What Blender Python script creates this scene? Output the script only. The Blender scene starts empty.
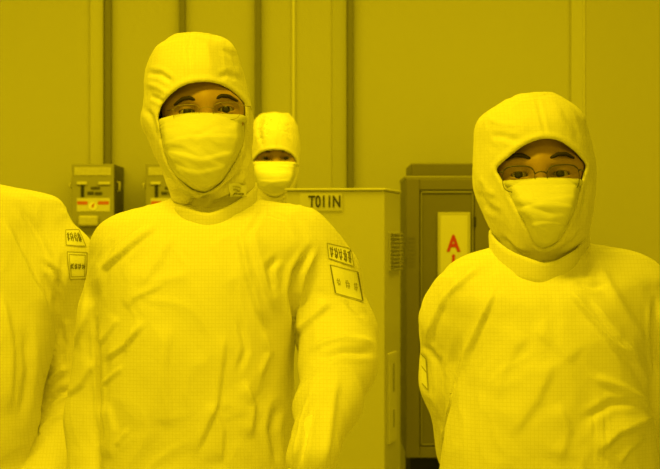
import bpy, bmesh, math, random
import numpy as np
from mathutils import Vector, Matrix
from mathutils.bvhtree import BVHTree

random.seed(7)
RNG = np.random.default_rng(11)
scene = bpy.context.scene
COL = scene.collection
FPX, CX, CY = 2400.0, 330.0, 234.5      # focal length in pixels of the 660x469 frame, its centre
CAM = Vector((0.0, -4.0, 1.42))

def W(px, py, y):
    """point at depth y seen at pixel px, py"""
    d = (y - CAM.y) / FPX
    return (CAM.x + (px - CX) * d, y, CAM.z + (CY - py) * d)
def WX(px, y): return W(px, 0, y)[0]
def WZ(py, y): return W(0, py, y)[2]

# ------------------------------------------------------------------ materials
def mat(name, col, rough=0.6, spec=0.3, metal=0.0, sheen=0.0, var=0.0, vscale=6.0, bump=0.0, bscale=300.0):
    m = bpy.data.materials.new(name); m.use_nodes = True
    nt = m.node_tree; b = nt.nodes['Principled BSDF']
    b.inputs['Base Color'].default_value = (*col, 1)
    b.inputs['Roughness'].default_value = rough
    b.inputs['Specular IOR Level'].default_value = spec
    b.inputs['Metallic'].default_value = metal
    if sheen:
        b.inputs['Sheen Weight'].default_value = sheen
        b.inputs['Sheen Roughness'].default_value = 0.5
    tc = nt.nodes.new('ShaderNodeTexCoord')
    if var:
        n = nt.nodes.new('ShaderNodeTexNoise'); n.inputs['Scale'].default_value = vscale; n.inputs['Detail'].default_value = 4
        r = nt.nodes.new('ShaderNodeMapRange')
        r.inputs['To Min'].default_value = 1 - var; r.inputs['To Max'].default_value = 1 + var
        mx = nt.nodes.new('ShaderNodeMix'); mx.data_type = 'RGBA'; mx.blend_type = 'MULTIPLY'; mx.inputs[0].default_value = 1
        nt.links.new(tc.outputs['Object'], n.inputs['Vector']); nt.links.new(n.outputs['Fac'], r.inputs['Value'])
        mx.inputs[6].default_value = (*col, 1)
        nt.links.new(r.outputs[0], mx.inputs[7]); nt.links.new(mx.outputs[2], b.inputs['Base Color'])
    if bump:
        n2 = nt.nodes.new('ShaderNodeTexNoise'); n2.inputs['Scale'].default_value = bscale
        bp = nt.nodes.new('ShaderNodeBump'); bp.inputs['Strength'].default_value = bump; bp.inputs['Distance'].default_value = 0.001
        nt.links.new(tc.outputs['Object'], n2.inputs['Vector']); nt.links.new(n2.outputs['Fac'], bp.inputs['Height'])
        nt.links.new(bp.outputs[0], b.inputs['Normal'])
    return m

def cloth_mat(name, col, pitch=0.0058, line=0.03, sheen=0.15, crease=0.5):
    """white anti-static cloth with its fine woven grid of conductive threads"""
    m = mat(name, col, 0.7, 0.2, sheen=sheen)
    nt = m.node_tree; b = nt.nodes['Principled BSDF']
    tc = nt.nodes.new('ShaderNodeTexCoord'); sp = nt.nodes.new('ShaderNodeSeparateXYZ')
    nt.links.new(tc.outputs['Object'], sp.inputs[0])
    outs = []
    for ax, pit in ((0, pitch), (2, pitch)):
        d = nt.nodes.new('ShaderNodeMath'); d.operation = 'DIVIDE'; d.inputs[1].default_value = pit
        f = nt.nodes.new('ShaderNodeMath'); f.operation = 'FRACT'
        l = nt.nodes.new('ShaderNodeMath'); l.operation = 'LESS_THAN'; l.inputs[1].default_value = 0.2
        nt.links.new(sp.outputs[ax], d.inputs[0]); nt.links.new(d.outputs[0], f.inputs[0]); nt.links.new(f.outputs[0], l.inputs[0])
        outs.append(l)
    mx = nt.nodes.new('ShaderNodeMath'); mx.operation = 'MAXIMUM'
    nt.links.new(outs[0].outputs[0], mx.inputs[0]); nt.links.new(outs[1].outputs[0], mx.inputs[1])
    c = nt.nodes.new('ShaderNodeMix'); c.data_type = 'RGBA'
    c.inputs[6].default_value = (*col, 1); c.inputs[7].default_value = (*[v * (1 - 2.2 * line) for v in col], 1)
    nt.links.new(mx.outputs[0], c.inputs[0]); nt.links.new(c.outputs[2], b.inputs['Base Color'])
    n2 = nt.nodes.new('ShaderNodeTexNoise'); n2.inputs['Scale'].default_value = 55; n2.inputs['Detail'].default_value = 5
    bp = nt.nodes.new('ShaderNodeBump'); bp.inputs['Strength'].default_value = 0.3; bp.inputs['Distance'].default_value = 0.003
    nt.links.new(tc.outputs['Object'], n2.inputs['Vector']); nt.links.new(n2.outputs['Fac'], bp.inputs['Height'])
    # long thin creases
    mp = nt.nodes.new('ShaderNodeMapping'); mp.inputs['Scale'].default_value = (1, 1, 0.42); mp.inputs['Rotation'].default_value = (0, 0.35, 0)
    n3 = nt.nodes.new('ShaderNodeTexNoise'); n3.noise_type = 'RIDGED_MULTIFRACTAL'; n3.inputs['Scale'].default_value = 11; n3.inputs['Detail'].default_value = 2.5; n3.inputs['Distortion'].default_value = 0.5
    b3 = nt.nodes.new('ShaderNodeBump'); b3.inputs['Strength'].default_value = crease; b3.inputs['Distance'].default_value = 0.006
    nt.links.new(tc.outputs['Object'], mp.inputs[0]); nt.links.new(mp.outputs[0], n3.inputs['Vector']); nt.links.new(n3.outputs['Fac'], b3.inputs['Height'])
    nt.links.new(bp.outputs[0], b3.inputs['Normal']); nt.links.new(b3.outputs[0], b.inputs['Normal'])
    return m

M = {
 'cloth': cloth_mat('white_antistatic_cloth', (0.81, 0.785, 0.76)),
 'hood': cloth_mat('white_hood_cloth', (0.81, 0.785, 0.76), line=0.02),
 'mask': mat('mask_nonwoven', (0.75, 0.745, 0.72), 0.75, 0.2, bump=0.15, bscale=700),
 'skin': mat('skin', (0.40, 0.255, 0.17), 0.5, 0.35, var=0.08, vscale=40, bump=0.08, bscale=500),
 'brow': mat('black_hair', (0.03, 0.022, 0.018), 0.7, 0.2, var=0.3, vscale=300),
 'eyewhite': mat('eye_white', (0.34, 0.29, 0.25), 0.3, 0.5),
 'iris': mat('dark_brown_iris', (0.008, 0.005, 0.004), 0.3, 0.4),
 'wire': mat('gold_wire', (0.3, 0.24, 0.18), 0.4, 0.5, metal=0.5),
 'darkwire': mat('dark_wire', (0.05, 0.045, 0.04), 0.35, 0.5),
 'glove': mat('white_glove', (0.82, 0.81, 0.78), 0.55, 0.3, bump=0.2, bscale=200),
 'boot': mat('white_boot', (0.75, 0.74, 0.7), 0.5, 0.3, bump=0.1),
 'sole': mat('grey_sole', (0.25, 0.25, 0.25), 0.7),
 'patch': mat('white_patch_cloth', (0.84, 0.84, 0.80), 0.7, 0.2),
 'ink': mat('dark_ink', (0.05, 0.05, 0.05), 0.7),
 'stitch': mat('grey_brown_ink', (0.19, 0.18, 0.15), 0.7),
 'inkfade': mat('faded_ink', (0.42, 0.40, 0.34), 0.7),
 'wall': mat('wall_paint', (0.50, 0.495, 0.47), 0.55, 0.3, var=0.025, vscale=1.2, bump=0.05, bscale=60),
 'wallband': mat('wall_band_paint', (0.53, 0.525, 0.49), 0.5, 0.3, var=0.02, vscale=2),
 'walldark': mat('wall_panel_paint', (0.46, 0.46, 0.43), 0.5, 0.3, var=0.02, vscale=2),  # slightly darker than the wall, for one trim board
 'wallright': mat('wall_side_panel_paint', (0.47, 0.46, 0.44), 0.5, 0.3, var=0.02, vscale=1.5),
 'bead': mat('bright_bead', (0.66, 0.65, 0.62), 0.35, 0.5),
 'post': mat('dark_joint_strip', (0.19, 0.185, 0.17), 0.5, 0.3, var=0.05, vscale=8),
 'floor': mat('floor_vinyl', (0.58, 0.58, 0.55), 0.3, 0.5, var=0.05, vscale=2),
 'ceil': mat('ceiling_panel', (0.7, 0.7, 0.68), 0.6),
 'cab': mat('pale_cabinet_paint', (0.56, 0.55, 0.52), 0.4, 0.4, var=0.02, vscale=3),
 'cabside': mat('pale_cabinet_shaded_side', (0.46, 0.45, 0.42), 0.4, 0.4, var=0.03, vscale=5),  # darker copy of the front colour, shade of the side painted in
 'vent': mat('vent_metal', (0.28, 0.27, 0.24), 0.4, 0.4),
 'dark': mat('brown_grey_cabinet_paint', (0.135, 0.125, 0.11), 0.4, 0.4, var=0.06, vscale=6),
 'dark2': mat('brown_grey_door_paint', (0.15, 0.138, 0.12), 0.42, 0.4, var=0.06, vscale=6),
 'darkedge': mat('brown_grey_moulding', (0.21, 0.2, 0.18), 0.35, 0.5),
 'black': mat('black_hinge_and_shade', (0.02, 0.02, 0.02), 0.8),  # hinges, and painted shade below the brown-grey cabinet
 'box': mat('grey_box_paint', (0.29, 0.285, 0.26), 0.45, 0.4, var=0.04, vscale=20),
 'boxside': mat('grey_box_shaded_side', (0.13, 0.127, 0.115), 0.5, 0.3, var=0.04, vscale=20),  # box grey darkened, the side's shade put into the colour
 'boxlabel': mat('box_label_plate', (0.50, 0.49, 0.45), 0.4, 0.4, var=0.25, vscale=160),
 'white': mat('white_label', (0.60, 0.59, 0.55), 0.5),
 'disc': mat('white_disc', (0.8, 0.79, 0.76), 0.5),
 'sign': mat('sign_plate', (0.58, 0.57, 0.53), 0.4, 0.4),
 'signrim': mat('sign_rim', (0.42, 0.41, 0.37), 0.35, 0.5),
 'red': mat('red_print', (0.45, 0.03, 0.02), 0.5),
 'pink': mat('red_bar_print', (0.55, 0.13, 0.06), 0.5),
 'slot': mat('dark_slot', (0.025, 0.03, 0.05), 0.5),
}
def lens_mat():
    m = bpy.data.materials.new('spectacle_lens'); m.use_nodes = True
    nt = m.node_tree; nt.nodes.clear()
    o = nt.nodes.new('ShaderNodeOutputMaterial'); mx = nt.nodes.new('ShaderNodeMixShader')
    t = nt.nodes.new('ShaderNodeBsdfTransparent'); g = nt.nodes.new('ShaderNodeBsdfGlossy'); g.inputs['Roughness'].default_value = 0.05
    t.inputs['Color'].default_value = (0.93, 0.93, 0.93, 1)
    mx.inputs[0].default_value = 0.02
    nt.links.new(t.outputs[0], mx.inputs[1]); nt.links.new(g.outputs[0], mx.inputs[2]); nt.links.new(mx.outputs[0], o.inputs[0])
    return m
M['lens'] = lens_mat()

# ------------------------------------------------------------------ objects
def link_mesh(name, verts, faces, m, parent=None, smooth=True, org=(0, 0, 0), mats=None, fmat=None):
    me = bpy.data.meshes.new(name)
    V = np.asarray(verts, dtype=float) - np.asarray(org, dtype=float)
    me.from_pydata(V.tolist(), [], [tuple(int(i) for i in f) for f in faces])
    for mm in (mats or [m]): me.materials.append(mm)
    if fmat is not None: me.polygons.foreach_set('material_index', np.asarray(fmat, dtype=np.int32))
    if smooth: me.polygons.foreach_set('use_smooth', np.ones(len(me.polygons), dtype=bool))
    me.update()
    o = bpy.data.objects.new(name, me); COL.objects.link(o)
    if parent is not None: o.parent = parent
    else: o.location = org
    return o

def from_bm(name, bm, m, parent=None, smooth=False, mats=None):
    me = bpy.data.meshes.new(name)
    bmesh.ops.recalc_face_normals(bm, faces=bm.faces)
    bm.to_mesh(me); bm.free()
    for mm in (mats or [m]): me.materials.append(mm)
    if smooth: me.polygons.foreach_set('use_smooth', np.ones(len(me.polygons), dtype=bool))
    o = bpy.data.objects.new(name, me); COL.objects.link(o)
    if parent is not None: o.parent = parent
    return o

def tag(o, label, cat, group=None):
    o['label'] = label; o['category'] = cat
    if group: o['group'] = group
    return o
def struct(o): o['kind'] = 'structure'; return o
def empty(name, loc, rz=0):
    o = bpy.data.objects.new(name, None); COL.objects.link(o); o.location = loc; o.rotation_euler = (0, 0, rz)
    o.empty_display_size = 0.1
    return o

def add_box(bm, x0, x1, y0, y1, z0, z1, bev=0.0, mi=0):
    r = bmesh.ops.create_cube(bm, size=1.0, matrix=Matrix.Translation(((x0+x1)/2, (y0+y1)/2, (z0+z1)/2)) @ Matrix.Diagonal((abs(x1-x0), abs(y1-y0), abs(z1-z0), 1)))
    vs = set(r['verts'])
    if bev > 0:
        es = [e for e in bm.edges if e.verts[0] in vs and e.verts[1] in vs]
        q = bmesh.ops.bevel(bm, geom=es, offset=bev, segments=2, affect='EDGES', profile=0.5)
        fs = q['faces']
    for f in bm.faces:
        if f.material_index == 0 and mi and all(v in vs or True for v in f.verts) and not f.tag: f.material_index = mi
    for f in bm.faces: f.tag = True
    return bm
def box(name, x0, x1, y0, y1, z0, z1, m, parent=None, bev=0.0):
    bm = bmesh.new(); add_box(bm, x0, x1, y0, y1, z0, z1, bev); return from_bm(name, bm, m, parent)

def tube(bm, pts, r, seg=6, closed=False):
    pts = [Vector(p) for p in pts]; n = len(pts); rings = []
    rr = r if hasattr(r, '__len__') else [r] * n
    up = None
    for i in range(n):
        a = pts[(i - 1) % n] if (closed or i > 0) else pts[i]
        b = pts[(i + 1) % n] if (closed or i < n - 1) else pts[i]
        t = (b - a).normalized()
        if up is None: up = t.orthogonal().normalized()
        up = (up - t * up.dot(t)).normalized(); s = t.cross(up)
        rings.append([bm.verts.new(pts[i] + (up * math.cos(2*math.pi*k/seg) + s * math.sin(2*math.pi*k/seg)) * rr[i]) for k in range(seg)])
    for i in range(n if closed else n - 1):
        A, B = rings[i], rings[(i + 1) % n]
        for k in range(seg): bm.faces.new((A[k], A[(k+1) % seg], B[(k+1) % seg], B[k]))
    if not closed:
        bm.faces.new(rings[0][::-1]); bm.faces.new(rings[-1])

def text_mesh(name, body, size, m, parent, loc, extr=0.0008, sx=1.0, bold=0.0, spacing=1.0):
    cu = bpy.data.curves.new(name, 'FONT'); cu.body = body; cu.size = size; cu.extrude = extr; cu.offset = bold
    cu.align_x = 'CENTER'; cu.align_y = 'CENTER'; cu.space_character = spacing; cu.space_line = 0.8
    t = bpy.data.objects.new(name, cu); COL.objects.link(t)
    dg = bpy.context.evaluated_depsgraph_get()
    me = bpy.data.meshes.new_from_object(t.evaluated_get(dg))
    bpy.data.objects.remove(t); bpy.data.curves.remove(cu)
    me.transform(Matrix.Rotation(math.pi/2, 4, 'X') @ Matrix.Diagonal((sx, 1, 1, 1)))
    me.transform(Matrix.Translation(loc))
    me.materials.clear(); me.materials.append(m); me.name = name
    o = bpy.data.objects.new(name, me); COL.objects.link(o); o.parent = parent
    return o

# ------------------------------------------------------------------ implicit surfaces
def axis(lo, hi, step, fine=None):
    """grid line positions; fine = (lo, hi, step) is a denser stretch"""
    if fine is None: return np.arange(lo, hi + step, step, dtype=np.float32)
    a, b, s = fine; out = []
    x = lo
    while x < hi + step:
        out.append(x); x += s if a <= x < b else (min(step, max(s, a - x)) if x < a else step)
    return np.array(out, dtype=np.float32)

def smin(a, b, k):
    if k <= 0: return np.minimum(a, b)
    h = np.maximum(k - np.abs(a - b), 0) / k
    return np.minimum(a, b) - h * h * k * 0.25
def smin_k(a, b, k):
    h = np.maximum(k - np.abs(a - b), 0) / k
    return np.minimum(a, b) - h * h * k * 0.25
def smax(a, b, k): return -smin(-a, -b, k)

class Field:
    def __init__(s, xs, ys, zs):
        s.ax = (xs, ys, zs); s.F = np.full((len(xs), len(ys), len(zs)), 0.2, np.float32)
    def sub(s, lo, hi):
        sl = []
        for a, l, h in zip(s.ax, lo, hi):
            i = max(0, np.searchsorted(a, l) - 1); j = min(len(a), np.searchsorted(a, h) + 1); sl.append(slice(i, max(j, i + 1)))
        X = s.ax[0][sl[0]][:, None, None]; Y = s.ax[1][sl[1]][None, :, None]; Z = s.ax[2][sl[2]][None, None, :]
        return tuple(sl), X, Y, Z
    def add(s, prim, k=0.0, cut=False):
        f, lo, hi = prim; mrg = k + 0.03
        sl, X, Y, Z = s.sub([l - mrg for l in lo], [h + mrg for h in hi])
        d = f(X, Y, Z)
        s.F[sl] = smax(s.F[sl], -d, k) if cut else smin(s.F[sl], d, k)

def capsule(a, b, ra, rb, sq=None):
    a = np.array(a, np.float32); b = np.array(b, np.float32); ba = b - a; L = float(ba @ ba) + 1e-9
    def f(X, Y, Z):
        t = np.clip(((X - a[0]) * ba[0] + (Y - a[1]) * ba[1] + (Z - a[2]) * ba[2]) / L, 0, 1)
        return np.sqrt((X - a[0] - t * ba[0])**2 + (Y - a[1] - t * ba[1])**2 + (Z - a[2] - t * ba[2])**2) - (ra + (rb - ra) * t)
    r = max(ra, rb)
    return f, np.minimum(a, b) - r, np.maximum(a, b) + r
def ellip(c, r):
    c = np.array(c, np.float32); r = np.array(r, np.float32)
    def f(X, Y, Z):
        x, y, z = X - c[0], Y - c[1], Z - c[2]
        k0 = np.sqrt((x/r[0])**2 + (y/r[1])**2 + (z/r[2])**2) + 1e-6
        k1 = np.sqrt((x/r[0]**2)**2 + (y/r[1]**2)**2 + (z/r[2]**2)**2) + 1e-6
        return k0 * (k0 - 1) / k1
    return f, c - r, c + r
def hermite(zk, vk):
    zk = np.asarray(zk, float); vk = np.asarray(vk, float); m = np.gradient(vk, zk)
    def f(z):
        i = np.clip(np.searchsorted(zk, z) - 1, 0, len(zk) - 2); h = zk[i+1] - zk[i]; t = np.clip((z - zk[i]) / h, 0, 1)
        return ((2*t**3 - 3*t**2 + 1) * vk[i] + (t**3 - 2*t**2 + t) * h * m[i] + (-2*t**3 + 3*t**2) * vk[i+1] + (t**3 - t**2) * h * m[i+1]).astype(np.float32)
    return f
def loft(rows, p=2.0):
    """rows of (z, xl, xr, yf, yb): oval cross-sections stacked in z"""
    rows = sorted(rows); R = np.array(rows, float); z = R[:, 0]
    fs = [hermite(z, R[:, i]) for i in range(1, 5)]
    def f(X, Y, Z):
        zz = np.clip(Z, z[0], z[-1]); xl, xr, yf, yb = (g(zz) for g in fs)
        cx, cy = (xl + xr) / 2, (yf + yb) / 2; rx = np.maximum((xr - xl) / 2, 1e-3); ry = np.maximum((yb - yf) / 2, 1e-3)
        x, y = np.abs(X - cx), np.abs(Y - cy)
        k0 = ((x/rx)**p + (y/ry)**p)**(1/p) + 1e-6
        k1 = np.sqrt((x/rx**2)**2 + (y/ry**2)**2) + 1e-6
        d = np.where(k0 < 0.3, -0.7 * np.minimum(rx, ry), k0 * (k0 - 1) / k1)
        dz = np.maximum(np.maximum(z[0] - Z, Z - z[-1]), 0)
        return np.where(dz > 0, np.sqrt(np.maximum(d, 0)**2 + dz**2), np.maximum(d, np.maximum(z[0] - Z, Z - z[-1])))
    return f, (R[:, 1].min(), R[:, 3].min(), z[0]), (R[:, 2].max(), R[:, 4].max(), z[-1])

def surface(F, smooth=2):
    """surface nets over a (possibly uneven) grid"""
    xs, ys, zs = F.ax; f = F.F; nx, ny, nz = f.shape; ins = f < 0
    cnt = np.zeros((nx-1, ny-1, nz-1), np.uint8)
    acc = np.zeros((nx-1, ny-1, nz-1), bool)
    s8 = np.zeros((nx-1, ny-1, nz-1), np.int8)
    for i in (0, 1):
        for j in (0, 1):
            for k in (0, 1): s8 += ins[i:nx-1+i, j:ny-1+j, k:nz-1+k]
    act = (s8 > 0) & (s8 < 8)
    I, J, K = np.nonzero(act); n = len(I)
    idx = np.full(act.shape, -1, np.int64); idx[I, J, K] = np.arange(n)
    P = np.zeros((n, 3)); C = np.zeros(n)
    corner = [(i, j, k) for i in (0, 1) for j in (0, 1) for k in (0, 1)]
    for a in corner:
        for ax in range(3):
            if a[ax]: continue
            b = list(a); b[ax] = 1
            fa = f[I+a[0], J+a[1], K+a[2]].astype(float); fb = f[I+b[0], J+b[1], K+b[2]].astype(float)
            c = (fa < 0) != (fb < 0)
            t = np.where(c, fa / np.where(c, fa - fb, 1), 0)
            pa = np.stack((xs[I+a[0]], ys[J+a[1]], zs[K+a[2]]), 1); pb = np.stack((xs[I+b[0]], ys[J+b[1]], zs[K+b[2]]), 1)
            P += np.where(c[:, None], pa + (pb - pa) * t[:, None], 0); C += c
    P /= C[:, None]
    Q = []
    for ax in range(3):
        sl0 = [slice(1, -1)] * 3; sl1 = [slice(1, -1)] * 3
        sl0[ax] = slice(0, -1); sl1[ax] = slice(1, None)
        A, B = ins[tuple(sl0)], ins[tuple(sl1)]
        e = np.argwhere(A != B); flip = A[A != B]
        off = [1, 1, 1]; off[ax] = 0
        e = e + np.array(off)
        u, v = [(1, 2), (2, 0), (0, 1)][ax]
        def cell(du, dv):
            q = e.copy(); q[:, u] -= du; q[:, v] -= dv; return idx[q[:, 0], q[:, 1], q[:, 2]]
        q = np.stack((cell(1, 1), cell(0, 1), cell(0, 0), cell(1, 0)), 1)
        q = np.where(flip[:, None], q, q[:, ::-1]); Q.append(q)
    Q = np.concatenate(Q); Q = Q[(Q >= 0).all(1)]
    E = np.concatenate([Q[:, [0, 1]], Q[:, [1, 2]], Q[:, [2, 3]], Q[:, [3, 0]]])
    deg = np.bincount(E.ravel(), minlength=n).astype(float)
    for it in range(smooth):
        for lam in (0.5, -0.52):
            S = np.zeros_like(P)
            for d in range(3):
                S[:, d] = np.bincount(E[:, 0], P[E[:, 1], d], n) + np.bincount(E[:, 1], P[E[:, 0], d], n)
            P = P + lam * (S / np.maximum(deg, 1)[:, None] - P)
    return P, Q
def normals(P, Q):
    nf = np.cross(P[Q[:, 2]] - P[Q[:, 0]], P[Q[:, 3]] - P[Q[:, 1]])
    N = np.zeros_like(P)
    for d in range(3):
        for c in range(4): N[:, d] += np.bincount(Q[:, c], nf[:, d], len(P))
    return N / np.maximum(np.linalg.norm(N, axis=1), 1e-12)[:, None]
def main_piece(P, Q):
    """keep the largest connected piece"""
    n = len(P); lab = np.arange(n)
    E = np.concatenate([Q[:, [0, 1]], Q[:, [1, 2]], Q[:, [2, 3]]])
    while True:
        a, b = lab[E[:, 0]], lab[E[:, 1]]; m = np.minimum(a, b); new = lab.copy()
        np.minimum.at(new, E[:, 0], m); np.minimum.at(new, E[:, 1], m)
        new = new[new]; new = new[new]
        if (new == lab).all(): break
        lab = new
    big = np.bincount(lab).argmax(); keep = lab == big
    mp = np.cumsum(keep) - 1
    return P[keep], mp[Q[keep[Q].all(1)]]

def vnoise(P, sc, seed=0):
    """smooth value noise, -1..1"""
    q = P * np.asarray(sc) + seed * 17.31; i = np.floor(q).astype(np.int64); f = q - i; f = f*f*f*(f*(f*6-15)+10)
    def h(a, b, c):
        x = (a * 374761393 + b * 668265263 + c * 2147483647 + seed * 974711) & 0xffffffff
        x = ((x ^ (x >> 13)) * 1274126177) & 0xffffffff; x = x ^ (x >> 16)
        return (x & 0xffff) / 32767.5 - 1
    r = 0
    for a in (0, 1):
        for b in (0, 1):
            for c in (0, 1):
                r = r + h(i[:, 0]+a, i[:, 1]+b, i[:, 2]+c) * (f[:, 0] if a else 1-f[:, 0]) * (f[:, 1] if b else 1-f[:, 1]) * (f[:, 2] if c else 1-f[:, 2])
    return r
def wrinkles(P, amp, seed=0, stretch=(14, 14, 7)):
    """crumpled cloth: ridged warped noise, creases long and thin"""
    w = np.stack([vnoise(P, 9, seed + i) for i in range(3)], 1) * 0.035
    a = 1 - np.abs(vnoise(P + w, stretch, seed + 5)) * 2
    b = 1 - np.abs(vnoise(P + w * 1.5, np.asarray(stretch) * 2.3, seed + 9)) * 2
    return amp * (0.65 * a + 0.35 * b)

def fold(P, N, px, w, a, kind='v', side=-1.0):
    """one fold of cloth along a line measured on the photograph (px = pixel points, w = width in px, a = height in m); only the cloth facing the front is moved"""
    d = (P[:, 1] - CAM.y) / FPX
    U = np.stack((CX + (P[:, 0] - CAM.x) / d, CY - (P[:, 2] - CAM.z) / d), 1)
    best = np.full(len(P), 1e9); sg = np.zeros(len(P)); tt = np.zeros(len(P))
    pts = np.asarray(px, float); seg = np.linalg.norm(np.diff(pts, axis=0), axis=1); tot = seg.sum(); run = 0
    for i in range(len(pts) - 1):
        e = pts[i+1] - pts[i]; r = U - pts[i]; t = np.clip((r @ e) / (e @ e), 0, 1); dv = r - t[:, None] * e; ds = np.linalg.norm(dv, axis=1)
        m = ds < best; best[m] = ds[m]; sg[m] = np.sign(e[0] * r[:, 1] - e[1] * r[:, 0])[m]; tt[m] = ((run + t * seg[i]) / tot)[m]; run += seg[i]
    front = np.clip(-N[:, 1] * 2.5, 0, 1)
    tap = np.clip(np.minimum(tt, 1 - tt) / 0.22, 0, 1); tap = tap * tap * (3 - 2 * tap)
    if kind != 's': tap = tap * 0.85 + 0.15
    q = best / w
    if kind == 'v': g = -np.exp(-q**2) + 0.4 * np.exp(-(q - 2)**2)
    elif kind == 'r': g = np.exp(-q**2)
    else:                                  # a lip of cloth lying over its neighbour
        sq = sg * q * math.copysign(1.0, a); a = abs(a)
        g = np.exp(-np.maximum(sq, 0) / 3.0) / (1 + np.exp(-np.clip(sq, -12, 12) / 0.28)) * np.clip((14 - q) / 6, 0, 1)
    return a * g * tap * front

# ------------------------------------------------------------------ patches and marks laid onto cloth
def bvh_of(P, Q): return BVHTree.FromPolygons(P.tolist(), Q.tolist())
class Patch:
    """a patch lying on the cloth: quad of photo points -> surface of the garment"""
    def __init__(s, bvh, quad, lift=0.0012):
        s.b = bvh; s.q = [Vector(p) for p in quad]; s.lift = lift; s.last = 0.1; s.V = []; s.Fc = []; s.mi = []
    def at(s, u, v, lift):
        a = s.q[0].lerp(s.q[1], u); b = s.q[3].lerp(s.q[2], u); p = a.lerp(b, v)
        d = (Vector(W(p.x, p.y, 0.0)) - CAM).normalized()
        h, n, _, _ = s.b.ray_cast(CAM, d)
        if h is None:
            h, n, _, _ = s.b.find_nearest(Vector(W(p.x, p.y, s.last)))
        s.last = h.y
        if n.y > 0: n = -n
        return h + n * lift
    def sheet(s, nu=9, nv=9):
        b = len(s.V)
        for j in range(nv):
            for i in range(nu): s.V.append(s.at(i/(nu-1), j/(nv-1), s.lift))
        for j in range(nv-1):
            for i in range(nu-1):
                k = b + j*nu + i; s.Fc.append((k, k+nu, k+nu+1, k+1)); s.mi.append(0)
    def stroke(s, pts, w, mi=1, n=None):
        """thin inked line; w is in the patch's own units"""
        pts = [Vector(p) for p in pts]; out = []
        for a, b in zip(pts[:-1], pts[1:]):
            m = n or max(2, int((b - a).length * 10) + 1)
            for i in range(m): out.append(a.lerp(b, i/m))
        out.append(pts[-1])
        wu = w; wv = w * ((s.q[1]-s.q[0]).length / max((s.q[3]-s.q[0]).length, 1e-6))
        b0 = len(s.V)
        for i, p in enumerate(out):
            t = (out[min(i+1, len(out)-1)] - out[max(i-1, 0)]).normalized(); nn = Vector((-t.y, t.x))
            for sgn in (-1, 1): s.V.append(s.at(p.x + nn.x * sgn * wu/2, p.y + nn.y * sgn * wv/2, s.lift + 0.0007))
        for i in range(len(out)-1):
            k = b0 + 2*i; s.Fc.append((k, k+1, k+3, k+2)); s.mi.append(mi)
    def build(s, name, parent, org, mats):
        return link_mesh(name, [tuple(v) for v in s.V], s.Fc, None, parent, True, org, mats, s.mi)
def scribble(pt, x0, x1, y0, y1, n, w, seed, mi=1):
    """a row of brush-like characters too small to read"""
    r = random.Random(seed); w = w * 0.62
    for k in range(n):
        a, b = x0 + (x1-x0) * k/n, x0 + (x1-x0) * (k+0.9)/n
        L = lambda u, v: (a + (b-a)*u, y0 + (y1-y0)*v)
        j = lambda: r.uniform(-0.18, 0.18)
        pt.stroke([L(0.05, 0.3+j()), L(0.95, 0.22+j())], w, mi)
        pt.stroke([L(0.3+j(), 0.05), L(0.25+j(), 0.95)], w, mi)
        pt.stroke([L(0.7+j(), 0.0), L(0.75+j(), 0.6), L(0.55+j(), 1.0)], w, mi)
        pt.stroke([L(0.1, 0.62+j()), L(0.9, 0.7+j())], w, mi)
        if k % 2: pt.stroke([L(0.1, 0.9), L(0.95, 0.45+j())], w, mi)

# ------------------------------------------------------------------ people
def head_prim(E, R, s=1.0):
    """skull and face around the midpoint between the eyes; R turns local to world"""
    Ri = np.array(R.transposed(), np.float32); E = np.array(E, np.float32)
    def f(X, Y, Z):
        x, y, z = X - E[0], Y - E[1], Z - E[2]
        x, y, z = (Ri[0, 0]*x + Ri[0, 1]*y + Ri[0, 2]*z)/s, (Ri[1, 0]*x + Ri[1, 1]*y + Ri[1, 2]*z)/s, (Ri[2, 0]*x + Ri[2, 1]*y + Ri[2, 2]*z)/s
        g = lambda pr: pr[0](x, y, z)
        d = g(ellip((0, 0.012, 0.026), (0.067, 0.092, 0.080)))
        d = smin(d, g(ellip((0, -0.014, -0.03), (0.066, 0.072, 0.088))), 0.03)
        d = smin(d, g(ellip((0, -0.055, -0.098), (0.03, 0.025, 0.022))), 0.03)
        for sg in (-1, 1):
            d = smin(d, g(capsule((0, -0.0775, 0.017), (sg*0.042, -0.066, 0.018), 0.011, 0.010)), 0.022)
            d = smin(d, g(ellip((sg*0.037, -0.056, -0.028), (0.026, 0.025, 0.022))), 0.02)
            d = smin(d, g(ellip((sg*0.066, 0.016, -0.012), (0.008, 0.018, 0.03))), 0.008)
            d = smin(d, g(ellip((sg*0.050, -0.040, 0.006), (0.022, 0.024, 0.030))), 0.02)
        for sg in (-1, 1):
            d = smax(d, -g(ellip((sg*0.0318, -0.0925, -0.001), (0.017, 0.014, 0.011))), 0.012)
        d = smin(d, g(capsule((0, -0.080, 0.008), (0, -0.100, -0.034), 0.0075, 0.012)), 0.014)
        for sg in (-1, 1):
            d = smin(d, g(ellip((sg*0.010, -0.093, -0.037), (0.009, 0.01, 0.008))), 0.006)
            d = smin(d, g(ellip((sg*0.0318, -0.0675, 0), (0.0155, 0.0148, 0.0138))), 0.004)
            # the slit between the lids
            xx = x - sg*0.0318
            al = (np.sqrt((xx/0.0135)**2 + ((z - 0.0003 + 6.0*xx*xx)/0.0040)**2) - 1) * 0.0045
            d = smax(d, -np.maximum(al, y + 0.066), 0.0012)
        return d
    r = 0.15 * s
    return f, E - r, E + r

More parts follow.
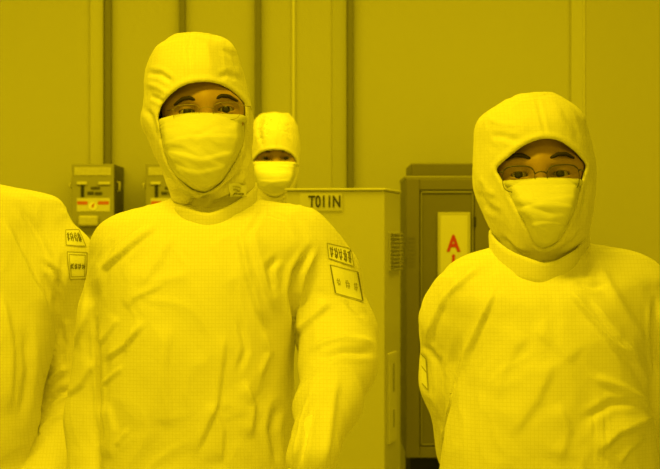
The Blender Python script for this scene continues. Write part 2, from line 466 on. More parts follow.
def hand_field(wr, d, n, th, s=1.0, curl=0.35, spread=1.0):
    """gloved hand: wrist point, finger direction, palm normal, thumb side (+1/-1)"""
    wr = np.array(wr, float); d = np.array(d, float); d /= np.linalg.norm(d)
    n = np.array(n, float); n -= d * (n @ d); n /= np.linalg.norm(n); sd = np.cross(d, n) * th
    lo, hi = wr - 0.21*s, wr + 0.21*s
    F = Field(*[axis(lo[i], hi[i], 0.0035) for i in range(3)])
    F.add(capsule(wr - d*0.05*s, wr + d*0.01*s, 0.027*s, 0.024*s), 0.0)
    for q, L, o in ((0.028, 0.078, 0.004), (0.0095, 0.086, 0.0), (-0.0095, 0.08, 0.002), (-0.027, 0.063, 0.008)):
        k = wr + (d*(0.088 - o) + sd*q)*s
        F.add(capsule(wr + (d*0.008 + sd*q*0.5)*s, k, 0.0145*s, 0.0125*s), 0.016)
    for q, L, o in ((0.028, 0.078, 0.004), (0.0095, 0.086, 0.0), (-0.0095, 0.08, 0.002), (-0.027, 0.063, 0.008)):
        k = wr + (d*(0.088 - o) + sd*q)*s; ang = 0.0; p = k
        for fr, r0, r1 in ((0.46, 0.0105, 0.0098), (0.3, 0.0098, 0.0092), (0.24, 0.0092, 0.008)):
            ang += curl; dr = d*math.cos(ang) + n*math.sin(ang) + sd*q*2.2*spread; dr /= np.linalg.norm(dr)
            e = p + dr*L*fr*s; F.add(capsule(p, e, r0*s, r1*s), 0.003); p = e
    p = wr + (d*0.022 + sd*0.02)*s
    for v, r0, r1 in (((0.034, 0.028, 0.012), 0.0165, 0.0135), ((0.032, 0.013, 0.006), 0.013, 0.0115), ((0.024, 0.004, 0.004), 0.0115, 0.009)):
        e = p + (d*v[0] + sd*v[1] + n*v[2])*s; F.add(capsule(p, e, r0*s, r1*s), 0.010 if r0 > 0.016 else 0.003); p = e
    return F

def poly_sd(px, X, Z):
    """signed distance (negative inside) of points X,Z to a polygon"""
    P = np.asarray(px, float); d = np.full(np.broadcast(X, Z).shape, 1e9); s = np.ones_like(d)
    for i in range(len(P)):
        a, b = P[i], P[i-1]; e = b - a; wx, wz = X - a[0], Z - a[1]
        t = np.clip((wx*e[0] + wz*e[1]) / (e @ e), 0, 1); d = np.minimum(d, (wx - e[0]*t)**2 + (wz - e[1]*t)**2)
        c1 = Z >= a[1]; c2 = Z < b[1]; c3 = e[0]*wz > e[1]*wx
        s = np.where((c1 & c2 & c3) | (~c1 & ~c2 & ~c3), -s, s)
    return s * np.sqrt(d)
def smooth_loop(pts, n=8):
    out = []; N = len(pts)
    for i in range(N):
        p0, p1, p2, p3 = (np.array(pts[(i+k) % N], float) for k in (-1, 0, 1, 2))
        for j in range(n):
            t = j / n
            out.append(0.5*((2*p1) + (p2-p0)*t + (2*p0-5*p1+4*p2-p3)*t*t + (3*p1-p0-3*p2+p3)*t**3))
    return out

def build_person(cfg):
    y0 = cfg['y']                                        # distance plane of the person
    S = FPX / (y0 - CAM.y)                               # pixels per metre there
    X = lambda px: WX(px, y0); Z = lambda py: WZ(py, y0)
    org = np.array((X(cfg['base_px']), y0 + 0.02, 0.0)); orgv = tuple(org)
    step = cfg.get('step', 0.004)
    # ---------------- body (one continuous figure under the clothes)
    E = np.array(W(*cfg['eyes'], y0 - 0.08)); E[1] = y0
    roll, yaw, pitch = (math.radians(a) for a in cfg.get('head_rot', (0, 0, 0)))
    R = Matrix.Rotation(yaw, 3, 'Z') @ Matrix.Rotation(pitch, 3, 'X') @ Matrix.Rotation(roll, 3, 'Y')
    hs = cfg.get('hs', 1.0)
    neck_z = Z(cfg['neck_py']); cx = X(cfg['torso_px']); hip_z = neck_z - 0.56
    (sl, el, wl), (sr, er, wr_) = cfg['arm_l'], cfg['arm_r']         # viewer's left, viewer's right: shoulder, elbow, wrist
    armw = [[np.array(W(p[0], p[1], y0 + p[2])) for p in a] for a in (cfg['arm_l'], cfg['arm_r'])]
    allp = np.array([q for a in armw for q in a])
    xlo = min(allp[:, 0].min(), cx - 0.25) - 0.22; xhi = max(allp[:, 0].max(), cx + 0.25) + 0.22
    ylo = min(allp[:, 1].min(), y0) - 0.22; yhi = max(allp[:, 1].max(), y0) + 0.24
    fx = 0.0022 if cfg.get('face', True) else 0.006
    B = Field(axis(xlo, xhi, 0.011, (E[0]-0.075, E[0]+0.075, fx)), axis(ylo, yhi, 0.011, (E[1]-0.115, E[1]-0.03, fx)), axis(-0.02, E[2]+0.2, 0.012, (E[2]-0.055, E[2]+0.06, fx)))
    B.add(head_prim(E, R, hs))
    B.add(capsule((E[0], y0+0.02, E[2]-0.09), (cx, y0+0.035, neck_z-0.02), 0.05, 0.056), 0.03)
    B.add(ellip((cx, y0+0.02, neck_z-0.17), (0.135, 0.085, 0.17)), 0.06)
    B.add(ellip((cx, y0+0.02, neck_z-0.40), (0.125, 0.085, 0.17)), 0.08)
    B.add(ellip((cx, y0+0.02, hip_z+0.03), (0.12, 0.08, 0.08)), 0.05)
    for sg, a in zip((-1, 1), armw):
        B.add(capsule((cx, y0+0.02, neck_z-0.07), a[0], 0.05, 0.04), 0.04)
        B.add(capsule(a[0], a[1], 0.038, 0.031), 0.02); B.add(capsule(a[1], a[2], 0.03, 0.02), 0.01)
        dv = (a[2]-a[1]) / np.linalg.norm(a[2]-a[1]); B.add(capsule(a[2], a[2]+dv*0.012, 0.015, 0.012), 0.01)
        hx = cx + sg*0.09; kx = cx + sg*0.105
        B.add(capsule((hx, y0+0.02, hip_z-0.02), (kx, y0+0.0, 0.49), 0.066, 0.05), 0.012)
        B.add(capsule((kx, y0+0.0, 0.49), (kx, y0+0.03, 0.1), 0.05, 0.036), 0.02)
        B.add(capsule((kx, y0+0.03, 0.075), (kx+sg*0.015, y0-0.1, 0.06), 0.03, 0.026), 0.02)
    # the head stays inside the hood except where the face opening shows it
    hrows = [(Z(r[0]), X(r[1]), X(r[2]), y0+r[3], y0+r[4]) for r in cfg['hood']]
    hp = loft(hrows, 2.15); sl, Xs, Ys, Zs = B.sub((E[0]-0.14, y0-0.15, neck_z+0.055), (E[0]+0.14, y0+0.18, E[2]+0.2))
    hd = hp[0](Xs, Ys, Zs); gg = np.gradient(hd, *[B.ax[i][sl[i]].astype(float) for i in range(3)])
    hd = hd / np.clip(np.sqrt(gg[0]**2 + gg[1]**2 + gg[2]**2), 0.6, 6.0)
    hd = np.where(Zs > hp[2][2], np.maximum(hd, Zs - hp[2][2]), hd)
    loop0 = smooth_loop([(WX(p[0], y0-0.085), WZ(p[1], y0-0.085)) for p in cfg['opening']], 6)
    od = poly_sd(loop0, Xs[:, 0, :], Zs[0, 0, :][None, :]); free = np.clip(-od / 0.004, 0, 1)[:, None, :] * (Ys < y0 - 0.01)
    B.F[sl] = smax(B.F[sl], (hd + 0.0115 - 0.06 * free).astype(np.float32), 0.006)
    P, Q = main_piece(*surface(B, 1))
    body = link_mesh('person', P, Q, M['skin'], None, True, orgv)
    tag(body, cfg['label'], 'person', 'people in white cleanroom suits')

    # ---------------- eyes, eyebrows
    if cfg.get('face', True):
        Rm = R
        def HL(x, y, z): return np.array(E) + np.array(Rm @ Vector((x*hs, y*hs, z*hs)))
        for sg in (-1, 1):
            bm = bmesh.new(); bmesh.ops.create_uvsphere(bm, u_segments=24, v_segments=16, radius=0.0130*hs)
            c = HL(sg*0.0318, -0.0675, 0) - org
            bmesh.ops.translate(bm, verts=bm.verts, vec=Vector(c)); e = from_bm('eye', bm, M['eyewhite'], body, True)
            gz = cfg.get('gaze', (0, 0)); dirv = Rm @ Vector((gz[0], -1, gz[1])).normalized()
            bm = bmesh.new(); bmesh.ops.create_uvsphere(bm, u_segments=20, v_segments=12, radius=0.0068*hs)
            bmesh.ops.scale(bm, verts=bm.verts, vec=(1, 0.42, 1)); bmesh.ops.translate(bm, verts=bm.verts, vec=Vector(c) + dirv*0.0113*hs)
            from_bm('iris', bm, M['iris'], e, True)
            bm = bmesh.new(); pts = []; rr = []
            bt = cfg.get('brow', [(0.014, 0.0175), (0.026, 0.022), (0.038, 0.0215), (0.049, 0.0155)])
            for i in range(17):
                t = i/16*(len(bt)-1); k = min(int(t), len(bt)-2); fr = t-k
                bx = bt[k][0]*(1-fr)+bt[k+1][0]*fr; bz = bt[k][1]*(1-fr)+bt[k+1][1]*fr
                by = -0.0893 + 5.2*max(0, bx-0.008)**2
                pts.append(HL(sg*bx, by, bz) - org); rr.append((0.0010 + 0.0023*math.sin(math.pi*(17.5-i)/19)**0.7)*hs)
            tube(bm, pts, rr, 8); from_bm('eyebrow', bm, M['brow'], body, True)

    # ---------------- coverall
    zc = Z(cfg.get('crop_py', 470)) - 0.04
    G = Field(axis(xlo, xhi, step), axis(ylo, yhi, step), axis(0.03, neck_z+0.10, 0.014, (zc, neck_z+0.2, step)))
    rows = []
    for py, l, r, yf, yb in cfg['torso']: rows.append((Z(py), X(l), X(r), y0+yf, y0+yb))
    zlow = min(r[0] for r in rows); l0 = [r for r in rows if r[0] == zlow][0]
    rows.append((hip_z-0.04, cx-0.19, cx+0.19, y0-0.115, y0+0.15))
    G.add(loft(rows, 2.25))
    for sg in (-1, 1):
        hx = cx + sg*0.095; kx = cx + sg*0.105
        G.add(capsule((hx, y0+0.02, hip_z-0.02), (kx, y0+0.0, 0.49), 0.105, 0.085), 0.05)
        G.add(capsule((kx, y0+0.0, 0.49), (kx, y0+0.03, 0.2), 0.084, 0.078), 0.03)
    for key, a in zip(('sleeve_l', 'sleeve_r'), armw):
        pts = [(np.array(W(p[0], p[1], y0+p[2])), p[3]) for p in cfg[key]]
        SF = Field(*G.ax)
        for i, ((p, r), (q, r2)) in enumerate(zip(pts[:-1], pts[1:])): SF.add(capsule(p, q, r, r2), 0.022)
        zs_ = pts[0][0][2]; kk = cfg.get('crease', 0.006) + 0.035*np.clip((G.ax[2] - (zs_ - 0.14)) / 0.12, 0, 1)[None, None, :]
        G.F = smin_k(G.F, SF.F, kk.astype(np.float32))
    P, Q = surface(G, 2); P, Q = main_piece(P, Q); N = normals(P, Q)
    sd = cfg.get('seed', 1)
    vis = np.clip((P[:, 2] - 0.2) * 5, 0, 1)
    D = wrinkles(P, cfg.get('wr', 0.0036), sd, (13, 13, 6)) * vis + vnoise(P, (8, 8, 4), sd+3) * 0.006 * vis
    D2 = np.zeros(len(P))
    for px, w, a, kind in cfg.get('folds', ()): D2 += fold(P, N, px, w*0.72, a*(2.7 if kind == 's' else 1.3), kind)
    P = P + N * (D + D2)[:, None]
    cov = link_mesh('coverall', P, Q, M['cloth'], body, True, orgv)
    cb = bvh_of(P, Q)
    # ---------------- stand collar
    c = cfg['collar']; V = []; Fq = []; n = 64; cxx = X(c['px'])
    for k in range(n):
        th = 2*math.pi*k/n; sx, sy = math.sin(th), -math.cos(th)     # th=0 front, pi/2 viewer's right
        def ring(v): # front, right, back, left heights in pixels
            f, r, b, l = v; q = 0.5 + 0.5*math.cos(th); side = (r if sx > 0 else l)
            return (f*max(0, math.cos(th))**1.5 + b*max(0, -math.cos(th))**1.5 + side*abs(sx)**1.5) / (abs(math.cos(th))**1.5 + abs(sx)**1.5)
        zt, zb = Z(ring(c['top'])), Z(ring(c['bot'])); rx, ry = c['r']
        wob = 0.0025*math.sin(3*th+sd) + 0.0015*math.sin(7*th+2*sd)
        prof = [(-0.009, 1.0), (-0.0105, 0.6), (-0.010, 0.0)]
        ringp = []
        for dr, t in ((-0.004, -0.25), (-0.001, 0.12), (0.001, 0.45), (0.002, 0.8), (0.0015, 0.97), (-0.001, 1.02), (-0.0045, 0.97), (-0.007, 0.5), (-0.010, -0.25)):
            ringp.append((cxx + (rx+dr+wob)*sx, y0 + c.get('dy', 0.02) + (ry+dr+wob)*sy, zb + (zt-zb)*t + wob*0.6))
        V += ringp
    m = 9
    for k in range(n):
        for j in range(m): Fq.append((k*m+j, ((k+1) % n)*m+j, ((k+1) % n)*m+(j+1) % m, k*m+(j+1) % m))
    link_mesh('collar', V, Fq, M['cloth'], cov, True, orgv)

    # ---------------- hood
    hr = cfg['hood']; rows = [(Z(r[0]), X(r[1]), X(r[2]), y0+r[3], y0+r[4]) for r in hr]
    hxl, hxr = min(r[1] for r in rows)-0.03, max(r[2] for r in rows)+0.03
    hst = cfg.get('hstep', 0.003)
    H = Field(axis(hxl, hxr, hst), axis(y0-0.17, y0+0.19, hst), axis(min(r[0] for r in rows)-0.02, max(r[0] for r in rows)+0.02, hst))
    H.add(loft(rows, 2.15))
    g3 = np.gradient(H.F, *[a.astype(float) for a in H.ax]); H.F = (H.F / np.clip(np.sqrt(g3[0]**2 + g3[1]**2 + g3[2]**2), 0.6, 6.0)).astype(np.float32)
    outer = H.F.copy()
    loop = smooth_loop([(WX(p[0], y0-0.085), WZ(p[1], y0-0.085)) for p in cfg['opening']], 6)
    Xg, Zg = H.ax[0][:, None], H.ax[2][None, :]
    op = poly_sd(loop, Xg, Zg).astype(np.float32)[:, None, :]
    Yg = H.ax[1][None, :, None]
    rim = np.exp(-((op - 0.0055) / 0.004)**2) * (Yg < y0 + 0.01) * 0.0028            # stitched binding round the opening
    H.F = outer - rim
    H.F = smax(H.F, -(outer + 0.0055), 0.002)                        # hollow shell
    H.F = smax(H.F, -np.maximum(op, Yg - (y0 + 0.0)), 0.002)         # face opening, through the front only
    P, Q = surface(H, 2); P, Q = main_piece(P, Q); N = normals(P, Q)
    # wrinkles move inner and outer skin together: push along the direction away from the head's axis
    dx = P[:, 0] - E[0]; dy = P[:, 1] - (y0 + 0.01); dz = (P[:, 2] - (E[2] + 0.02)) * 0.6
    Rv = np.stack((dx, dy, dz), 1); Rv /= np.linalg.norm(Rv, axis=1)[:, None]
    dO = poly_sd(loop, P[:, 0], P[:, 2]); near = np.clip((np.abs(dO) - 0.004) / 0.02, 0, 1); near = np.where(P[:, 1] > y0 + 0.02, 1, near)
    D = (wrinkles(P, cfg.get('hwr', 0.0028), sd+40, (18, 18, 9)) + vnoise(P, 16, sd+50) * 0.002) * near
    for px, w, a, kind in cfg.get('hfolds', ()): D = D + fold(P, Rv, px, w, a, kind)
    P = P + Rv * D[:, None]
    hood = link_mesh('hood', P, Q, M['hood'], body, True, orgv)
    hb = bvh_of(P, Q)

    # ---------------- face mask
    mk = cfg['mask']; nu, nv = 61, 61; V = []; Fq = []
    mr = sorted([(WZ(r[0], y0-0.11), WX(r[1], y0-0.09), WX(r[2], y0-0.09), y0+r[3], y0+r[4]) for r in mk['rows']], reverse=True)
    zz = np.array([r[0] for r in mr]); ts = (zz[0]-zz)/(zz[0]-zz[-1]); fs = [hermite(ts, [r[i] for r in mr]) for i in range(5)]
    for j in range(nv):
        t = j/(nv-1); z, xl, xr, yf, ys = (float(g(np.array(t))) for g in fs)
        for i in range(nu):
            u = i/(nu-1)*2-1; ph = u*math.radians(88); xc = (xl+xr)/2; hw = (xr-xl)/2
            x = xc + hw*math.sin(ph)
            sh = math.cos(ph)**mk.get('pw', 0.85); y = ys + (yf-ys)*sh
            pyt = mk['dip'](u)/S*(1-t)**2                             # top edge shaped over the nose
            V.append((x, y, z + pyt))
    for j in range(nv-1):
        for i in range(nu-1): k = j*nu+i; Fq.append((k, k+nu, k+nu+1, k+1))
    V = np.array(V); Fq = np.array(Fq)
    # the mask's edges lie behind the rim of the hood
    hz = np.array(sorted(rows)); hf = [hermite(hz[:, 0], hz[:, i]) for i in range(1, 5)]
    a_, b_, c_, d_ = (g(np.clip(V[:, 2], hz[0, 0], hz[-1, 0])).astype(float) for g in hf)
    qx = np.clip(np.abs(V[:, 0] - (a_+b_)/2) / ((b_-a_)/2), 0, 0.999)
    yh = (c_+d_)/2 - (d_-c_)/2 * (1 - qx**2.15)**(1/2.15) + 0.010
    so_ = poly_sd(loop, V[:, 0], V[:, 2]); tq = np.clip((so_ + 0.010) / 0.011, 0, 1); tq = np.where(V[:, 2] > E[2]-0.02, np.clip((so_ + 0.004)/0.005, 0, 1), tq); tq = tq*tq*(3-2*tq)
    V[:, 1] += tq * (np.maximum(V[:, 1], yh) - V[:, 1])
    N = normals(V, Fq)
    D = wrinkles(V, 0.0018, sd+80, (16, 16, 38)) + vnoise(V, (20, 20, 42), sd+81)*0.0018
    for px, w, a, kind in mk.get('folds', ()): D = D + fold(V, N, px, w, a*(0.9 if kind == 's' else 0.6), kind)
    tj = np.repeat(np.linspace(0, 1, nv), nu)
    D += 0.0012*np.exp(-((tj-0.03)/0.025)**2) - 0.0008*np.exp(-((tj-0.085)/0.012)**2)   # stitched nose band
    V = V + N*D[:, None]
    fm = link_mesh('face_mask', V, Fq, M['mask'], body, True, orgv)
    so = fm.modifiers.new('thick', 'SOLIDIFY'); so.thickness = 0.0016; so.offset = 1

    # ---------------- glasses
    gl = cfg.get('glasses')
    if gl:
        Rm = R; hw, hh, dz, dxg = gl['hw'], gl['hh'], gl['dz'], gl['dx']; wm = M[gl['mat']]
        def HL2(x, y, z): return np.array(E) + np.array(Rm @ Vector((x, y, z))) - org
        yl = lambda x: -0.1035 + 2.6*x*x
        bm = bmesh.new(); lens_pts = {}
        for sg in (-1, 1):
            pts = []
            for k in range(40):
                th = 2*math.pi*k/40; cs, sn = math.cos(th), math.sin(th); e = 0.62
                x = sg*dxg + hw*math.copysign(abs(cs)**e, cs); z = dz + hh*math.copysign(abs(sn)**e, sn) * (1 if sn > 0 else 1.05)
                x -= sg*0.0 ; pts.append(HL2(x, yl(x), z))
            lens_pts[sg] = pts
            rr = [gl['rt'] if 3 < k < 17 or k in (2, 18) else gl['rb'] for k in range(40)]
            tube(bm, pts, rr, 6, True)
            xo = sg*(dxg+hw); tp = [HL2(xo*0.985, yl(xo), dz+hh*0.55), HL2(xo*1.06, yl(xo)+0.012, dz+hh*0.55), HL2(sg*0.0735, -0.03, dz+0.006), HL2(sg*0.077, 0.02, dz-0.006)]
            tube(bm, tp, gl['rt'], 6)
            pd = [HL2(sg*(dxg-hw)*1.0, yl(dxg-hw), dz-0.002), HL2(sg*0.0095, -0.099, dz-0.005), HL2(sg*0.0100, -0.097, dz-0.011)]
            tube(bm, pd, 0.0007, 5)
        br = [HL2((dxg-hw)*t, yl(0)-0.002+0.002*abs(t), dz+hh*0.35+0.0035*(1-t*t)) for t in np.linspace(-1, 1, 9)]
        tube(bm, br, gl['rt'], 6)
        g = from_bm('eyeglasses', bm, wm, body, True)
        for sg in (-1, 1):
            pts = lens_pts[sg]; c = np.mean(pts, axis=0)
            V = [tuple(c)]; Fq = []
            for rg in (0.5, 1.0):
                for p in pts: V.append(tuple(c + (p-c)*rg + np.array(Rm @ Vector((0, -0.0015*(1-rg*rg), 0)))))
            for k in range(40):
                k2 = (k+1) % 40; Fq += [(0, 1+k, 1+k2), (1+k, 41+k, 41+k2, 1+k2)]
            o = link_mesh('lens', V, Fq, M['lens'], g, True)

    # ---------------- gloves, boots
    for key, a, th in zip(('hand_l', 'hand_r'), armw, (1, -1)):
        hc = cfg.get(key, {}); d = hc.get('d') or (a[2]-a[1]).tolist(); n_ = hc.get('n', (0, 1, 0))
        F = hand_field(a[2], d, n_, hc.get('th', th), 1.0, hc.get('curl', 0.3), hc.get('spread', 1.0))
        P, Q = main_piece(*surface(F, 1)); link_mesh('glove', P, Q, M['glove'], body, True, orgv)
    for sg in (-1, 1):
        kx = cx + sg*0.105; F = Field(axis(kx-0.12, kx+0.12, 0.007), axis(y0-0.24, y0+0.16, 0.007), axis(-0.03, 0.4, 0.007))
        F.add(capsule((kx, y0+0.03, 0.34), (kx, y0+0.03, 0.13), 0.088, 0.062)); F.add(ellip((kx, y0+0.04, 0.07), (0.048, 0.07, 0.07)), 0.03)
        F.add(capsule((kx, y0+0.02, 0.06), (kx+sg*0.015, y0-0.13, 0.045), 0.047, 0.042), 0.04)
        F.F = np.maximum(F.F, 0.018 - F.ax[2][None, None, :])
        P, Q = main_piece(*surface(F, 1)); bt = link_mesh('boot', P, Q, M['boot'], body, True, orgv)
        bm = bmesh.new(); vs = []
        for k in range(28):
            t = 2*math.pi*k/28; wv = 0.05 if math.cos(t) > 0 else 0.046
            vs.append(bm.verts.new((kx+sg*0.008 - org[0] + wv*math.sin(t) + sg*0.006*math.cos(t), y0-0.03-org[1] - 0.142*math.cos(t), 0)))
        f = bm.faces.new(vs); ex = bmesh.ops.extrude_face_region(bm, geom=[f]); bmesh.ops.translate(bm, verts=[v for v in ex['geom'] if isinstance(v, bmesh.types.BMVert)], vec=(0, 0, 0.024))
        from_bm('sole', bm, M['sole'], bt)
    return dict(body=body, cov=cov, hood=hood, cb=cb, hb=hb, org=orgv)

def shift_hood(rows, dx, dy, s=1.0, cx=0, cy=0):
    return [(cy + (r[0]-cy)*s + dy, cx + (r[1]-cx)*s + dx, cx + (r[2]-cx)*s + dx, *r[3:]) for r in rows]

# ---- the man in the middle
HOOD_MAIN = [(33, 188, 191, 0.00, 0.02), (34.0, 179, 204, -0.025, 0.045), (36.5, 172, 216, -0.045, 0.068), (41, 166, 227, -0.062, 0.085), (47, 158, 233.5, -0.077, 0.1), (56, 151.5, 237.5, -0.088, 0.112), (66, 147.5, 240.5, -0.096, 0.12),
    (80, 145.3, 243.5, -0.102, 0.124), (94, 145, 247, -0.104, 0.124), (108, 143, 250.3, -0.102, 0.122), (118, 141.5, 252, -0.1, 0.12), (127, 143, 252.2, -0.1, 0.117), (136, 147, 252, -0.1, 0.113),
    (147, 151.5, 251.8, -0.1, 0.108), (160, 157.5, 252.5, -0.1, 0.104), (172, 163.5, 253.5, -0.097, 0.1), (184, 168, 254.5, -0.09, 0.098), (195, 170.5, 253, -0.070, 0.098), (208, 173, 250, -0.042, 0.1), (226, 176, 248, -0.035, 0.1)]
OPEN_MAIN = [(159.5, 124), (158.6, 117), (161, 107), (166, 100), (173, 93.5), (181, 88), (190, 84.5), (199.5, 83), (209, 82.8), (219, 84.5), (227, 88), (234, 93), (240, 98.5), (243.5, 104.5), (244, 115), (243.2, 126), (241.5, 142), (237.5, 155), (231, 168), (223, 180), (214, 188), (204, 191.5), (193, 189), (182, 181), (173, 171), (166, 158), (161.5, 140)]
MASK_MAIN = [(114.5, 155, 248, -0.099, -0.042), (122, 155, 248, -0.112, -0.042), (132, 156, 247, -0.125, -0.044), (148, 158, 246, -0.131, -0.044), (162, 161, 243, -0.129, -0.044), (176, 167, 237, -0.121, -0.042), (187, 176, 229, -0.107, -0.036), (193, 184, 221, -0.088, -0.028), (196, 189, 216, -0.06, -0.02)]
main = dict(y=0.0, base_px=205, label='person in the middle in white hooded suit, mask and rimless glasses', eyes=(203.8, 108.8), head_rot=(-3.6, 3, 2), neck_py=212, torso_px=203, seed=3, gaze=(0.03, 0.0), brow=[(0.0135, 0.0165), (0.026, 0.0225), (0.038, 0.021), (0.052, 0.012)],
    arm_l=[(125, 245, 0.03), (98, 425, 0.055), (96, 575, -0.03)], arm_r=[(312, 248, 0.02), (340, 358, -0.06), (311, 462, -0.25)],
    sleeve_l=[(133, 250, 0.02, 0.052), (114, 315, 0.035, 0.057), (97, 420, 0.05, 0.056), (97, 500, 0.01, 0.052), (97, 560, -0.02, 0.043)],
    sleeve_r=[(300, 240, 0.01, 0.055), (322, 275, 0.0, 0.060), (338, 335, -0.02, 0.064), (339, 362, -0.07, 0.060), (328, 405, -0.16, 0.049), (312, 458, -0.245, 0.041)],
    torso=[(197, 172, 252, -0.01, 0.085), (204, 154, 276, -0.03, 0.095), (211, 131, 300, -0.055, 0.10), (221, 108, 320, -0.082, 0.107), (235, 96, 330, -0.102, 0.112), (262, 97, 318, -0.122, 0.12), (300, 99, 302, -0.135, 0.125), (350, 101, 292, -0.14, 0.12), (410, 101, 292, -0.136, 0.115), (470, 100, 296, -0.132, 0.12)],
    folds=[([(160, 226), (131, 247.6), (105.6, 269), (101, 298)], 3.6, 0.0050, 's'), ([(156, 217), (130, 231), (112, 245), (103, 262)], 5, 0.0034, 'v'), ([(164, 285), (134, 300), (127, 311)], 3.2, 0.0018, 's'), ([(176, 232), (160, 262), (138, 292)], 7, 0.0022, 's'),
           ([(235, 226), (238, 238), (245, 274), (256, 310), (265, 330)], 3.6, -0.0050, 's'), ([(248, 222), (254, 250), (264, 290), (276, 318)], 4.5, -0.0034, 's'), ([(280, 256), (268, 268), (272, 292)], 4.5, 0.0040, 'v'), ([(269, 203), (271, 215), (285, 219)], 3, 0.0022, 'v'), ([(262, 208), (256, 222), (248, 236)], 3.5, 0.0028, 'v'),
           ([(310, 249), (296, 271), (291, 292), (296, 334)], 4.5, 0.010, 'v'), ([(316, 250), (304, 272), (299, 300)], 5, 0.0045, 'r'),
           ([(147, 321), (126, 346), (104, 362)], 3, 0.0030, 's'), ([(134, 326), (125, 354)], 3, 0.0024, 'r'), ([(124, 366), (104, 384)], 3, 0.0034, 'r'), ([(120, 317), (101, 347)], 3, 0.0024, 's'), ([(129, 429), (118, 446)], 3, 0.0028, 'r'), ([(112, 400), (118, 430), (114, 462)], 5, 0.003, 's'),
           ([(227, 330), (218, 404), (193, 460)], 4.5, 0.0034, 's'), ([(244, 378), (255, 405), (250, 440)], 4, 0.0034, 's'), ([(240, 318), (246, 350), (238, 372)], 4, 0.0026, 'v'), ([(262, 330), (270, 352), (258, 380)], 5, 0.0034, 'r'), ([(276, 405), (270, 430), (276, 466)], 5, 0.004, 'v'), ([(212, 400), (224, 430), (222, 466)], 5, 0.0026, 's'), ([(172, 320), (166, 370), (172, 430)], 9, 0.0024, 's'),
           ([(333, 302), (314, 322), (296, 336)], 5, 0.0050, 's'), ([(308, 351), (325, 343), (345, 339), (375, 343)], 5, 0.0060, 'r'), ([(316, 360), (345, 352), (374, 353)], 4.5, 0.0045, 'v'), ([(316, 380), (303, 420), (294, 466)], 4.5, 0.004, 'r'), ([(312, 400), (306, 432), (300, 466)], 3.5, 0.006, 'v'), ([(338, 372), (330, 425), (324, 468)], 6, 0.004, 'r'), ([(346, 300), (358, 312), (366, 316)], 4, 0.003, 'v'),
           ([(92, 250), (86, 300), (80, 360)], 4, 0.003, 'r'), ([(98, 300), (84, 330), (72, 352)], 4, 0.003, 's'), ([(98, 360), (82, 385), (66, 398)], 4, 0.003, 's'), ([(97, 320), (99, 360), (101, 402), (106, 440)], 3.2, 0.006, 'v')],
    collar=dict(px=212, top=(213.5, 184, 174, 203), bot=(230, 216, 205, 218), r=(0.0725, 0.098), dy=0.012),
    hood=HOOD_MAIN, opening=OPEN_MAIN,
    hfolds=[([(190, 32), (189, 55), (191, 80)], 1.6, 0.0022, 'v'), ([(148, 73), (160, 74), (172, 82)], 2.5, 0.004, 'v'), ([(147, 84), (158, 87), (168, 94)], 3, 0.004, 'r'), ([(150, 96), (157, 98), (164, 103)], 2, 0.003, 'v'), ([(222, 47), (233, 57), (238, 70)], 2.5, 0.003, 'v'), ([(218, 78), (228, 74), (238, 80)], 2.5, 0.003, 'v'),
            ([(146, 108), (152, 118), (158, 140)], 2.5, 0.004, 'v'), ([(160, 160), (168, 175), (182, 190)], 2.2, 0.004, 'v'), ([(247, 125), (247, 150), (240, 172)], 2, 0.003, 'v'), ([(170, 190), (186, 194), (200, 204)], 3, 0.008, 'v'), ([(184, 208), (198, 202), (212, 196)], 3, 0.008, 'v'), ([(218, 193), (232, 182), (245, 170)], 2.5, 0.006, 'v'), ([(214, 206), (228, 199), (242, 190)], 3, 0.007, 'v')],
    mask=dict(rows=MASK_MAIN, dip=lambda u: -7.0*max(0.0, -u)**1.6 - 0.5*max(0, u) + 1.0*math.exp(-(u/0.3)**2), folds=[([(163, 143), (191, 136.5), (241, 136)], 2.2, 0.0035, 's'), ([(164, 150), (203, 159), (241, 149)], 2.2, 0.004, 's'), ([(166, 165), (200, 172), (236, 163)], 2.4, 0.003, 's'), ([(190, 140), (215, 127), (238, 124)], 2.5, 0.002, 'v')]),
    glasses=dict(hw=0.0215, hh=0.014, dz=-0.003, dx=0.0325, rt=0.0006, rb=0.0003, mat='wire'),
    hand_r=dict(d=(-0.05, -0.45, -0.9), n=(0.1, 0.9, -0.4), th=-1, curl=0.25))
pm = build_person(main)

